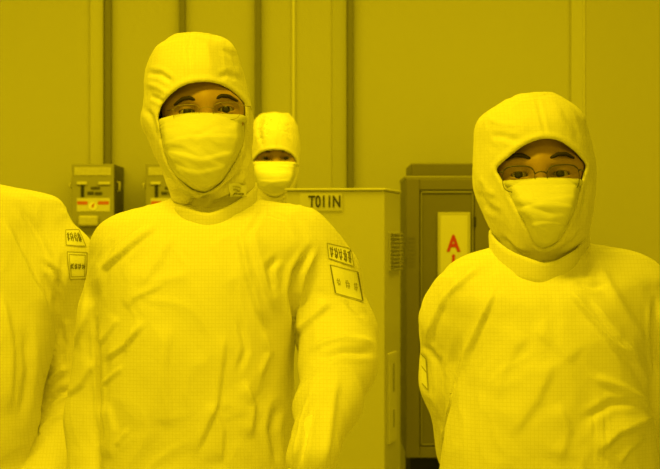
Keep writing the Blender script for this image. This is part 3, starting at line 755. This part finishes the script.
# ---- the man on the right
right = dict(y=-0.25, base_px=545, label='person on the right in white hooded suit and dark-rimmed glasses, arms behind back', eyes=(543.2, 171.5), head_rot=(-1.5, -3, 3), neck_py=262, torso_px=545, seed=8, crease=0.013, hs=1.0, gaze=(-0.12, 0.02), brow=[(0.014, 0.024), (0.027, 0.030), (0.040, 0.030), (0.052, 0.023)],
    arm_l=[(464, 305, 0.03), (472, 442, 0.11), (514, 512, 0.19)], arm_r=[(632, 300, 0.03), (652, 440, 0.10), (590, 520, 0.2)],
    sleeve_l=[(480, 290, 0.02, 0.052), (462, 318, 0.03, 0.062), (459, 380, 0.06, 0.058), (474, 446, 0.11, 0.054), (516, 512, 0.19, 0.042)],
    sleeve_r=[(624, 288, 0.02, 0.056), (640, 318, 0.02, 0.064), (660, 385, 0.04, 0.06), (655, 440, 0.09, 0.056), (595, 512, 0.19, 0.042)],
    torso=[(240, 508, 588, 0.0, 0.08), (246, 500, 606, -0.01, 0.085), (252, 484, 624, -0.028, 0.095), (261, 464, 644, -0.05, 0.10), (275, 448, 660, -0.08, 0.107), (292, 446, 652, -0.104, 0.112), (320, 458, 648, -0.12, 0.12), (355, 464, 645, -0.132, 0.12), (400, 456, 648, -0.14, 0.12), (440, 446, 654, -0.142, 0.12), (475, 442, 658, -0.14, 0.12)],
    folds=[([(501, 276), (486, 316), (473, 352), (462, 393), (447, 438), (441, 468)], 3.4, 0.0048, 's'), ([(486, 264), (466, 280), (447, 297), (436, 322), (427, 346)], 3.6, 0.0042, 's'), ([(470, 268), (452, 286), (444, 300)], 4, 0.0026, 'v'), ([(440, 350), (443, 396), (446, 424)], 4.5, 0.004, 'v'), ([(424, 395), (436, 412), (442, 425)], 4, 0.003, 'v'), ([(422, 345), (432, 350), (438, 362)], 3.5, 0.003, 'v'),
           ([(562, 286), (590, 319), (613, 348), (642, 365)], 3.4, -0.0048, 's'), ([(586, 296), (607, 328), (630, 357), (652, 400)], 3.6, -0.0042, 's'), ([(592, 256), (613, 296), (650, 354)], 8, 0.0050, 'r'), ([(575, 284), (592, 288), (604, 286)], 4, 0.003, 'v'), ([(584, 250), (588, 268), (584, 280)], 4, 0.003, 'v'),
           ([(657, 418), (619, 434), (597, 456)], 4.5, 0.005, 's'), ([(654, 408), (624, 388), (592, 376)], 5.5, 0.0045, 'r'), ([(640, 402), (612, 404), (584, 420)], 5, 0.003, 'v'), ([(648, 436), (630, 450), (618, 468)], 4, 0.003, 's'),
           ([(595, 410), (594, 468)], 1.8, 0.0014, 'v'), ([(606, 410), (605, 468)], 1.8, 0.0014, 'v'), ([(655, 300), (653, 345), (657, 380)], 4, 0.006, 'v'), ([(530, 332), (511, 362), (498, 400)], 9, 0.0022, 's'), ([(530, 330), (552, 345), (574, 366)], 9, -0.0018, 's'), ([(556, 360), (540, 400), (512, 440)], 9, 0.0022, 's'), ([(560, 400), (572, 430), (560, 466)], 8, 0.0022, 's')],
    collar=dict(px=539.5, top=(263.5, 233, 218, 234), bot=(282, 262, 248, 262), r=(0.0765, 0.098), dy=0.012),
    hood=[(91.6, 532, 538, 0.00, 0.02), (93.0, 522, 548, -0.03, 0.05), (97, 512, 559, -0.05, 0.074), (102, 502, 567, -0.066, 0.09), (109, 490, 577, -0.08, 0.106), (117, 481, 584, -0.09, 0.115), (128, 476, 587.5, -0.098, 0.122), (145, 474.5, 592, -0.103, 0.125), (165, 473.6, 595.5, -0.104, 0.124), (182, 474.5, 595, -0.102, 0.12), (198, 478, 593, -0.1, 0.115), (212, 484, 591, -0.1, 0.11), (224, 490, 589.5, -0.097, 0.105), (236, 497, 586, -0.09, 0.102), (250, 502, 581, -0.070, 0.1), (264, 505, 578, -0.042, 0.1), (276, 507, 576, -0.035, 0.1)],
    opening=[(497.5, 169.5), (502, 163), (508, 158), (521, 147.5), (535, 141), (548, 139.3), (561, 142.5), (574, 151), (583, 159.5), (587, 165), (585, 172), (581, 185), (574, 208), (565, 229), (557, 242), (546, 247.5), (536, 244), (529, 231), (518.5, 211), (506.5, 187), (501, 177)],
    hfolds=[([(536, 94), (541, 115), (546, 136)], 1.8, 0.0016, 'v'), ([(490, 135), (505, 137), (520, 141)], 3, 0.002, 'v'), ([(486, 118), (500, 124), (520, 126)], 3, 0.002, 'r'), ([(560, 110), (572, 125), (580, 140)], 3, 0.002, 'v'), ([(478, 190), (486, 205), (500, 215)], 3, 0.004, 'v'), ([(480, 175), (488, 190), (497, 196)], 3, 0.003, 'r'), ([(500, 236), (515, 250), (532, 256)], 2.5, 0.004, 'v'), ([(560, 250), (574, 240), (584, 228)], 2.5, 0.004, 'v'), ([(588, 180), (584, 205), (578, 225)], 2.5, 0.003, 'v')],
    mask=dict(rows=[(179.5, 495, 592, -0.1, -0.042), (188, 496, 591, -0.113, -0.042), (198, 498, 589, -0.125, -0.044), (212, 502, 585, -0.13, -0.044), (226, 508, 579, -0.126, -0.044), (238, 516, 571, -0.113, -0.04), (247, 525, 562, -0.092, -0.03), (252, 530, 556, -0.062, -0.02)],
        dip=lambda u: -3.0*max(0.0, -u)**1.6 - 1.0*max(0, u)**2 + 0.8*math.exp(-(u/0.3)**2), folds=[([(508, 196), (540, 200), (582, 196)], 2.2, 0.003, 's'), ([(512, 211), (545, 203), (580, 208)], 2.4, 0.004, 's'), ([(518, 226), (545, 222), (574, 226)], 2.2, 0.003, 's'), ([(510, 204), (535, 208), (555, 215)], 2.4, 0.0025, 'v')]),
    glasses=dict(hw=0.0245, hh=0.0195, dz=-0.0055, dx=0.0337, rt=0.0011, rb=0.00055, mat='darkwire'),
    hand_l=dict(d=(0.75, 0.1, -0.5), n=(0, 1, 0), th=1), hand_r=dict(d=(-0.75, 0.35, -0.5), n=(0, 1, 0), th=-1))
pr = build_person(right)

# ---- the man at the left edge of the picture, his head outside it
yl = 0.27; SL = FPX/(yl-CAM.y)
kx, ky = -68 - 204, 80 - 108.8
left = dict(y=yl, base_px=-66, label='person at the left edge in white suit, only a shoulder and patched sleeve in view', eyes=(-66, 85), head_rot=(0, 0, 0), neck_py=180, torso_px=-66, seed=14, step=0.005, hstep=0.0035, crease=0.005, hs=0.91, 
    arm_l=[(-172, 225, 0.02), (-186, 380, 0.04), (-110, 465, -0.14)], arm_r=[(36, 235, 0.01), (72, 402, 0.09), (21, 527, -0.107)],
    sleeve_l=[(-160, 222, 0.02, 0.056), (-178, 280, 0.03, 0.06), (-186, 378, 0.03, 0.058), (-150, 425, -0.06, 0.05), (-115, 462, -0.13, 0.042)],
    sleeve_r=[(36, 231, 0.01, 0.055), (56, 262, 0.0, 0.060), (71, 330, 0.075, 0.055), (73, 400, 0.095, 0.057), (56, 458, 0.04, 0.054), (21, 525, -0.105, 0.043)],
    torso=[(176, -106, -30, -0.045, 0.095), (181, -130, -8, -0.065, 0.1), (185.5, -155, 12, -0.078, 0.105), (190.5, -176, 36, -0.09, 0.108), (197, -184, 53, -0.1, 0.11), (208, -188, 59, -0.108, 0.112), (235, -182, 52, -0.12, 0.118), (290, -176, 57, -0.13, 0.12), (330, -170, 56, -0.134, 0.12), (361, -164, 52, -0.137, 0.12), (385, -160, 46, -0.138, 0.12), (441, -158, 34, -0.138, 0.12), (475, -155, 16, -0.135, 0.12)],
    folds=[([(4, 215), (18, 245), (40, 290), (54, 316)], 5, 0.005, 's'), ([(20, 204), (42, 240), (53, 268)], 5, 0.004, 'v'), ([(44, 262), (54, 272), (60, 290)], 3.5, 0.006, 'v'), ([(44, 386), (56, 374), (68, 366)], 4, 0.007, 'r'), ([(44, 402), (60, 392), (74, 388)], 4, 0.006, 'v'), ([(34, 438), (50, 420), (66, 412)], 4, 0.005, 'r'), ([(66, 250), (60, 280), (56, 310)], 4, 0.004, 'v'), ([(58, 318), (64, 345), (60, 365)], 4, 0.005, 'v'), ([(4, 290), (14, 350), (10, 420)], 7, 0.005, 's'), ([(26, 330), (30, 370), (22, 420)], 6, 0.004, 'v'), ([(64, 205), (70, 225), (80, 250)], 3.5, 0.003, 's')],
    collar=dict(px=-64, top=(196, 183, 172, 183), bot=(212, 198, 190, 198), r=(0.069, 0.078), dy=0.018),
    hood=shift_hood(HOOD_MAIN, kx+6, ky+2, 0.94, 204, 108.8), opening=[(204+(p[0]-204)*0.94+kx+6, 108.8+(p[1]-108.8)*0.94+ky+2) for p in OPEN_MAIN], mask=dict(rows=shift_hood(MASK_MAIN, kx+6, ky+2, 0.94, 204, 108.8), dip=lambda u: -3*u*u),
    hand_l=dict(d=(0.8, -0.3, -0.4), n=(0, 1, -0.3), th=1), hand_r=dict(d=(-0.8, -0.25, -0.45), n=(0, 1, -0.3), th=-1))
pl = build_person(left)

# ---- the man behind
yb = 2.7
kb = 0.597
back = dict(y=yb, base_px=275, label='person in the background in white hood and mask, behind the middle person\'s shoulder', eyes=(274.8, 157.2), hs=0.9, head_rot=(-1, 2, 2), neck_py=216, torso_px=274, seed=21, step=0.008, hstep=0.004, gaze=(0.05, 0), crop_py=300,
    arm_l=[(222, 235, 0.02), (212, 338, 0.03), (222, 425, -0.07)], arm_r=[(326, 235, 0.02), (336, 338, 0.03), (326, 425, -0.07)],
    sleeve_l=[(230, 234, 0.02, 0.055), (218, 275, 0.02, 0.060), (213, 335, 0.03, 0.056), (222, 422, -0.06, 0.043)],
    sleeve_r=[(318, 234, 0.02, 0.055), (330, 275, 0.02, 0.060), (335, 335, 0.03, 0.056), (326, 422, -0.06, 0.043)],
    torso=[(207, 250, 298, -0.045, 0.095), (212, 236, 312, -0.065, 0.1), (217, 222, 326, -0.08, 0.105), (224, 212, 336, -0.095, 0.11), (234, 209, 339, -0.105, 0.115), (260, 214, 334, -0.125, 0.12), (320, 218, 330, -0.135, 0.12), (380, 216, 332, -0.135, 0.12), (410, 214, 334, -0.13, 0.12)],
    collar=dict(px=274, top=(210, 202, 196, 202), bot=(222, 215, 208, 215), r=(0.068, 0.078), dy=0.02),
    hood=[(112.3, 272, 277, 0.0, 0.02), (113.2, 265, 285, -0.03, 0.05), (116, 259, 290, -0.055, 0.08), (120, 255, 293.5, -0.075, 0.1), (126, 251.5, 296.5, -0.09, 0.115), (134, 250, 298, -0.1, 0.123), (145, 249.5, 299, -0.104, 0.124), (157, 250, 299, -0.102, 0.12), (170, 251.5, 298, -0.1, 0.112), (182, 254, 296, -0.097, 0.105), (192, 256, 294, -0.085, 0.1), (202, 256, 293, -0.07, 0.1), (214, 257, 292, -0.06, 0.1)],
    opening=[(252.3, 163.5), (256, 157.5), (261, 153), (268, 150.8), (276, 150.2), (284, 151.2), (291, 154.5), (294.5, 159), (295.7, 164), (294.5, 176), (290, 186), (283, 194), (275, 197), (266, 194), (258, 186), (254, 176)],
    mask=dict(rows=[(162, 249, 299, -0.099, -0.042), (168, 249, 298.5, -0.115, -0.042), (175, 251, 297.5, -0.127, -0.044), (183, 253, 295.5, -0.128, -0.044), (190, 258, 290.5, -0.118, -0.04), (196, 264, 285, -0.1, -0.03), (199, 267, 282, -0.07, -0.02)], dip=lambda u: -0.8*u*u, folds=[([(255, 172), (275, 173), (294, 172)], 1.6, 0.003, 's'), ([(256, 180), (275, 181), (293, 179)], 1.6, 0.003, 's')]),
    hfolds=[([(262, 118), (259, 130), (262, 144)], 2, 0.004, 'v'), ([(276, 114), (276, 130), (276, 147)], 1.5, 0.002, 'r')],
    hand_l=dict(d=(0.1, -0.3, -1)), hand_r=dict(d=(-0.1, -0.3, -1)))
pb = build_person(back)

# ---- patches sewn on the sleeves, tag on the hood
def frame(pt, w, mi=1, sides='tblr', inset=0.03):
    a, b = inset, 1-inset
    if 't' in sides: pt.stroke([(a, a), (b, a)], w, mi, 8)
    if 'b' in sides: pt.stroke([(a, b), (b, b)], w, mi, 8)
    if 'l' in sides: pt.stroke([(a, a), (a, b)], w, mi, 8)
    if 'r' in sides: pt.stroke([(b, a), (b, b)], w, mi, 8)
PM = [M['patch'], M['stitch'], M['inkfade']]
p = Patch(pm['cb'], [(325.6, 242.8), (351, 248.8), (354, 267.5), (327.5, 258.5)]); p.sheet(); frame(p, 0.035, 2); scribble(p, 0.1, 0.95, 0.18, 0.85, 5, 0.05, 3, 1)
p.build('sleeve_patch', pm['cov'], pm['org'], PM)
p = Patch(pm['cb'], [(329, 264), (357.5, 271.5), (363, 302.5), (334.5, 294)]); p.sheet(); frame(p, 0.035, 2, 'tb'); frame(p, 0.045, 1, 'lr')
scribble(p, 0.14, 0.30, 0.42, 0.66, 1, 0.04, 5, 2); scribble(p, 0.44, 0.64, 0.40, 0.68, 1, 0.045, 6, 2); scribble(p, 0.74, 0.9, 0.42, 0.68, 1, 0.045, 7, 2)
p.build('sleeve_patch', pm['cov'], pm['org'], PM)
p = Patch(pl['cb'], [(65, 230), (78.5, 229.5), (86, 247), (65.5, 245.5)]); p.sheet(); frame(p, 0.05, 2); scribble(p, 0.08, 0.92, 0.2, 0.72, 4, 0.07, 13, 1)
p.build('sleeve_patch', pl['cov'], pl['org'], PM)
p = Patch(pl['cb'], [(66.5, 251), (87, 252), (86, 279.5), (69, 280)]); p.sheet(); frame(p, 0.05, 2); frame(p, 0.04, 2, 'tblr', 0.12); scribble(p, 0.12, 0.92, 0.42, 0.62, 4, 0.06, 15, 1)
p.build('sleeve_patch', pl['cov'], pl['org'], PM)
p = Patch(pr['cb'], [(421.5, 352), (427, 358), (429, 391), (422.5, 384)]); p.sheet(); frame(p, 0.16, 2, 'tbr'); p.stroke([(0.1, 0.42), (0.9, 0.45)], 0.18, 2)
p.build('sleeve_patch', pr['cov'], pr['org'], PM)
p = Patch(pm['hb'], [(229.3, 183.8), (244.5, 183.2), (244.2, 195.5), (229.6, 196.5)], 0.0055); p.sheet(5, 5)
p.stroke([(0.2, 0.22), (0.62, 0.2), (0.56, 0.36)], 0.05, 2); p.stroke([(0.18, 0.4), (0.66, 0.38)], 0.05, 2)
p.stroke([(0.2, 0.85), (0.2, 0.56), (0.34, 0.6), (0.32, 0.74), (0.2, 0.74)], 0.05, 1)
p.stroke([(0.43, 0.85), (0.52, 0.56), (0.61, 0.85)], 0.05, 1)
p.stroke([(0.7, 0.85), (0.7, 0.56), (0.84, 0.64), (0.84, 0.77), (0.7, 0.85)], 0.05, 1)
p.build('hood_tag', pm['hood'], pm['org'], PM)

# ------------------------------------------------------------------ the room
YW = 3.5                                                  # back wall
XL, XR, YF, ZT = -2.6, 2.6, -6.0, 3.0
struct(box('wall_back', XL, XR, YW, YW+0.1, 0, ZT, M['wall']))
struct(box('floor', XL, XR, YF, YW+0.1, -0.1, 0, M['floor']))
struct(box('ceiling', XL, XR, YF, YW+0.1, ZT, ZT+0.1, M['ceil']))
struct(box('wall_left', XL-0.1, XL, YF, YW+0.1, -0.1, ZT+0.1, M['wall']))
struct(box('wall_right', XR, XR+0.1, YF, YW+0.1, -0.1, ZT+0.1, M['wall']))
def strip(i, a, b, m, t=0.02, bev=0.002):
    struct(box('trim_%d' % i, WX(a, YW-t), WX(b, YW-t), YW-t, YW-0.0005, 0, ZT, m, bev=bev))
strip(1, 104.8, 111.2, M['post'], 0.03); strip(2, 179, 185.3, M['post'], 0.03); strip(3, 254.8, 261.0, M['post'], 0.03); strip(4, 347.6, 353.6, M['post'], 0.03)
strip(5, 90, 103.6, M['wallband'], 0.012); strip(6, 332, 347, M['walldark'], 0.008); strip(7, 292, 295, M['bead'], 0.012, 0.001)
strip(8, 571, 583.5, M['wallband'], 0.02); strip(9, 583.5, 585, M['bead'], 0.026, 0.001); strip(10, 585, 760, M['wallright'], 0.022)

# ---- switch boxes on the back wall
def switch_box():
    yb_ = 3.15; s = (yb_ - CAM.y)/FPX
    x0, x1 = WX(71.8, yb_), WX(114, yb_); zt = WZ(164, yb_); zb = zt - 0.34
    r = empty('switch_box', ((x0+x1)/2, YW, zb)); o = Vector(r.location)
    lx = lambda px: WX(px, yb_) - o.x; lz = lambda py: WZ(py, yb_) - o.z; yf = yb_ - o.y
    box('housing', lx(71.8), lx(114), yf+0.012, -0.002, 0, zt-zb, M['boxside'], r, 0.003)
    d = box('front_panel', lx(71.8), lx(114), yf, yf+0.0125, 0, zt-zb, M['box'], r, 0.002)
    def pl_(name, a, b, c, e, m, t=0.002, par=d): return box(name, lx(a), lx(b), yf-t, yf+0.0005, lz(e), lz(c), m, par, 0.0)
    pl_('name_plate', 74.3, 111, 167, 175.3, M['boxlabel'])
    pl_('bracket', 77, 87, 181.6, 184.4, M['white'], 0.006); pl_('bracket', 98.5, 110, 181.8, 184.4, M['white'], 0.006)
    h = pl_('switch_slot', 81, 84.2, 185, 197.2, M['slot'], 0.003)
    bm = bmesh.new()
    for (a, b, c, e) in ((91, 100.5, 186.8, 189.4), (87.5, 94, 191.6, 194.8), (95, 102.5, 192, 195)):
        for k in range(4):
            add_box(bm, lx(a+(b-a)*k/4), lx(a+(b-a)*(k+0.8)/4), yf-0.002, yf+0.0005, lz(e), lz(c), 0)
    from_bm('lettering', bm, M['ink'], d)
    pl_('warning_label', 76.8, 110, 198, 211.5, M['white'], 0.0015)
    pl_('red_bar', 77.3, 87.6, 201.2, 204.6, M['pink'], 0.0022); pl_('red_bar', 98, 108.8, 201.2, 204.6, M['pink'], 0.0022)
    bm = bmesh.new(); c = Vector((lx(92.8), yf-0.0025, lz(206.3)))
    bmesh.ops.create_cone(bm, cap_ends=True, segments=24, radius1=4.2*s, radius2=4.2*s, depth=0.002, matrix=Matrix.Translation(c) @ Matrix.Rotation(math.pi/2, 4, 'X'))
    e = from_bm('warning_disc', bm, M['disc'], d)
    bm = bmesh.new(); c = Vector((lx(92.8), yf-0.004, lz(206.3)))
    vs = [(0.8, 3.0), (2.2, 2.6), (0.7, 0.4), (1.6, 0.2), (-2.0, -3.0), (-0.4, -0.5), (-1.5, -0.3)]
    f = bm.faces.new([bm.verts.new((c.x+a*s, c.y, c.z+b*s)) for a, b in vs]); ex = bmesh.ops.extrude_face_region(bm, geom=[f]); bmesh.ops.translate(bm, verts=[v for v in ex['geom'] if isinstance(v, bmesh.types.BMVert)], vec=(0, 0.002, 0))
    from_bm('lightning_mark', bm, M['red'], d)
    bm = bmesh.new(); add_box(bm, lx(79), lx(99), yf-0.03, yf+0.0005, lz(226), lz(215.5), 0.006)
    from_bm('switch_cover', bm, M['boxlabel'], d)
    for a, b, c_, e_, yy in ((117.2, 118.6, 181, 191, 0.10), (69.6, 71.9, 183, 188, 0.02)):
        bm = bmesh.new()
        x = lx(114) if a > 100 else lx(71.8); sg = 1 if a > 100 else -1
        tube(bm, [(x, yf+yy, lz(c_)), (x+sg*0.008, yf+yy-0.004, lz(c_+1)), (x+sg*0.008, yf+yy-0.004, lz(e_-1)), (x, yf+yy, lz(e_))], 0.0035, 8)
        from_bm('latch', bm, M['white'], r, True)
    return r
sb = switch_box()
tag(sb, 'grey switch box on the back wall with its red-barred warning label in view', 'switch box', 'switch boxes on the back wall')
def copy_tree(o, parent=None):
    c = o.copy(); COL.objects.link(c)
    if parent: c.parent = parent
    for ch in o.children: copy_tree(ch, c)
    return c
sb2 = copy_tree(sb); sb2.location.x += (145.7-71.8) * (3.15-CAM.y)/FPX
tag(sb2, 'grey switch box on the back wall, mostly hidden behind the middle person\'s hood', 'switch box', 'switch boxes on the back wall')

# ---- pale equipment cabinet
yc = 2.0; ang = math.radians(-8.2)
cr = empty('equipment_cabinet', (WX(384.5, yc), yc, 0), ang); sC = (yc-CAM.y)/FPX
tag(cr, 'pale equipment cabinet with a number label, standing behind the middle person\'s raised arm', 'cabinet')
ztop = WZ(190.6, yc); cw, cd = 0.25, 0.345
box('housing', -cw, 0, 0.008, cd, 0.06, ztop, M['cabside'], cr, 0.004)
box('front_panel', -cw+0.002, 0.0, 0, 0.0085, 0.065, ztop-0.001, M['cab'], cr, 0.003)
box('top_panel', -cw-0.003, 0.003, -0.003, cd+0.003, ztop, ztop+0.006, M['cab'], cr, 0.002)
box('plinth', -cw+0.02, -0.02, 0.03, cd-0.02, 0, 0.0605, M['dark'], cr)
lp = box('number_label', (299-384.5)*sC, (342-384.5)*sC, -0.002, 0.0005, WZ(210.5, yc), WZ(193.2, yc), M['white'], cr)
text_mesh('lettering', 'T011N', 0.041, M['ink'], lp, ((324.2-384.5)*sC, -0.0028, WZ(202.0, yc)), 0.0004, 0.70, 0.0008, 1.0)
# ribbed vent and pull plate on the side
bm = bmesh.new(); yv0, yv1 = 0.08, 0.325; z0, z1 = WZ(270, yc+0.3), WZ(232, yc+0.3)
add_box(bm, -0.002, 0.004, yv0, yv1, z0, z1, 0.001)
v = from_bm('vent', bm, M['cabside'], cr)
for k in range(10):
    zz = z0 + (z1-z0)*(k+0.5)/10
    box('louvre', 0.003, 0.012, yv0+0.02, yv1-0.02, zz-0.0022, zz+0.0022, M['vent'], v, 0.0008)
pp = box('pull_plate', -0.002, 0.006, 0.06, 0.22, WZ(440, yc+0.2), WZ(351, yc+0.2), M['cab'], cr, 0.002)
box('pull_slot', 0.0055, 0.008, 0.13, 0.155, WZ(390, yc+0.2), WZ(362, yc+0.2), M['vent'], pp); box('pull_slot', 0.0055, 0.008, 0.135, 0.155, WZ(425, yc+0.2), WZ(408, yc+0.2), M['vent'], pp)

# ---- brown-grey cabinet with the lettered sign
yd = 2.9; sD = (yd-CAM.y)/FPX
dr_ = empty('control_cabinet', (WX(450, yd), yd, 0))
tag(dr_, 'dark brown cabinet with a red lettered sign on its door, beside the right person', 'cabinet')
ox = dr_.location.x; dx = lambda px: WX(px, yd)-ox; dz = lambda py: WZ(py, yd)
box('housing', dx(406), dx(500), 0.004, 0.55, dz(457.5), dz(178), M['dark'], dr_, 0.004)
box('top_rail', dx(411.5), dx(500), 0.02, 0.5, dz(176), dz(163), M['dark'], dr_, 0.003)
box('cornice', dx(405), dx(501), -0.006, 0.552, dz(179.5), dz(175.8), M['darkedge'], dr_, 0.003)
fr = []
bm = bmesh.new()
for (a, b, c, e) in ((406, 419.5, 179, 457.5), (474.5, 500, 179, 457.5), (419.5, 474.5, 179, 190), (419.5, 474.5, 446.5, 457.5)):
    add_box(bm, dx(a), dx(b), -0.012, 0.006, dz(e), dz(c), 0.002)
from_bm('face_frame', bm, M['dark2'], dr_)
door = box('door', dx(420.2), dx(473.8), -0.004, 0.005, dz(446), dz(190.5), M['dark'], dr_, 0.002)
bm = bmesh.new()
for (a, b, c, e) in ((420.4, 473.6, 191, 193), (420.4, 422, 191, 445), (472, 473.6, 191, 445), (420.4, 473.6, 443.5, 445.2)):
    add_box(bm, dx(a), dx(b), -0.009, -0.0035, dz(e), dz(c), 0.001)
from_bm('door_moulding', bm, M['darkedge'], door)  # lighter colour paints in the highlight lines at the door's top
for py in (222, 400): box('hinge', dx(473.4), dx(475.6), -0.016, -0.003, dz(py+5), dz(py-5), M['black'], door, 0.001)
sgn = box('sign_plate', dx(437.5), dx(470.3), -0.012, -0.004, dz(330), dz(212.3), M['signrim'], dr_, 0.002)
box('sign_face', dx(440.3), dx(467.2), -0.0135, -0.0115, dz(327), dz(215.5), M['sign'], sgn, 0.0005)
for ch, py in (('A', 244.2), ('I', 264), ('R', 284)):
    text_mesh('letter', ch, 16.4*sD/0.72, M['red'], sgn, (dx(453.2), -0.0142, dz(py)), 0.0004, 0.8, 0.0022)
box('shade_pedestal', dx(411), dx(497), 0.06, 0.5, 0, dz(457), M['black'], dr_)  # added base, its black stands in for the shadow under the housing
bm = bmesh.new()
for k in range(8):
    zz = dz(266 - k*4); add_box(bm, dx(407), dx(415), -0.0135, -0.0115, zz-0.002, zz+0.002, 0)
from_bm('vent_reflection', bm, M['dark'], dr_)  # dark bars painted in for the pale cabinet vent's reflection

# ------------------------------------------------------------------ light: the yellow lamps of the room
AMBER = (1.0, 0.725, 0.004)
def lamp(name, loc, sx, sy, power, rot=(0, 0, 0)):
    l = bpy.data.lights.new(name, 'AREA'); l.shape = 'RECTANGLE'; l.size = sx; l.size_y = sy; l.energy = power; l.color = AMBER
    o = bpy.data.objects.new(name, l); COL.objects.link(o); o.location = loc; o.rotation_euler = rot
lamp('ceiling_lamp', (-0.55, -1.1, 2.95), 1.0, 0.3, 27)
lamp('ceiling_lamp', (-0.2, -3.0, 2.95), 2.0, 0.4, 22)
lamp('ceiling_lamp', (-0.2, 1.75, 2.95), 3.8, 0.3, 54)
wd = bpy.data.worlds.new('world'); scene.world = wd; wd.use_nodes = True
wd.node_tree.nodes['Background'].inputs['Color'].default_value = (*AMBER, 1)
wd.node_tree.nodes['Background'].inputs['Strength'].default_value = 0.80

# ------------------------------------------------------------------ camera, output
cd_ = bpy.data.cameras.new('camera'); cam = bpy.data.objects.new('camera', cd_); COL.objects.link(cam)
cam.location = CAM; cam.rotation_euler = (math.pi/2, 0, 0); cd_.sensor_width = 36; cd_.lens = FPX/660*36; cd_.clip_end = 60
cd_.dof.use_dof = True; cd_.dof.focus_distance = 3.9; cd_.dof.aperture_fstop = 16
scene.camera = cam
vs_ = scene.view_settings; vs_.view_transform = 'Standard'; vs_.look = 'None'; vs_.gamma = 1; vs_.exposure = 0.50; vs_.use_curve_mapping = False
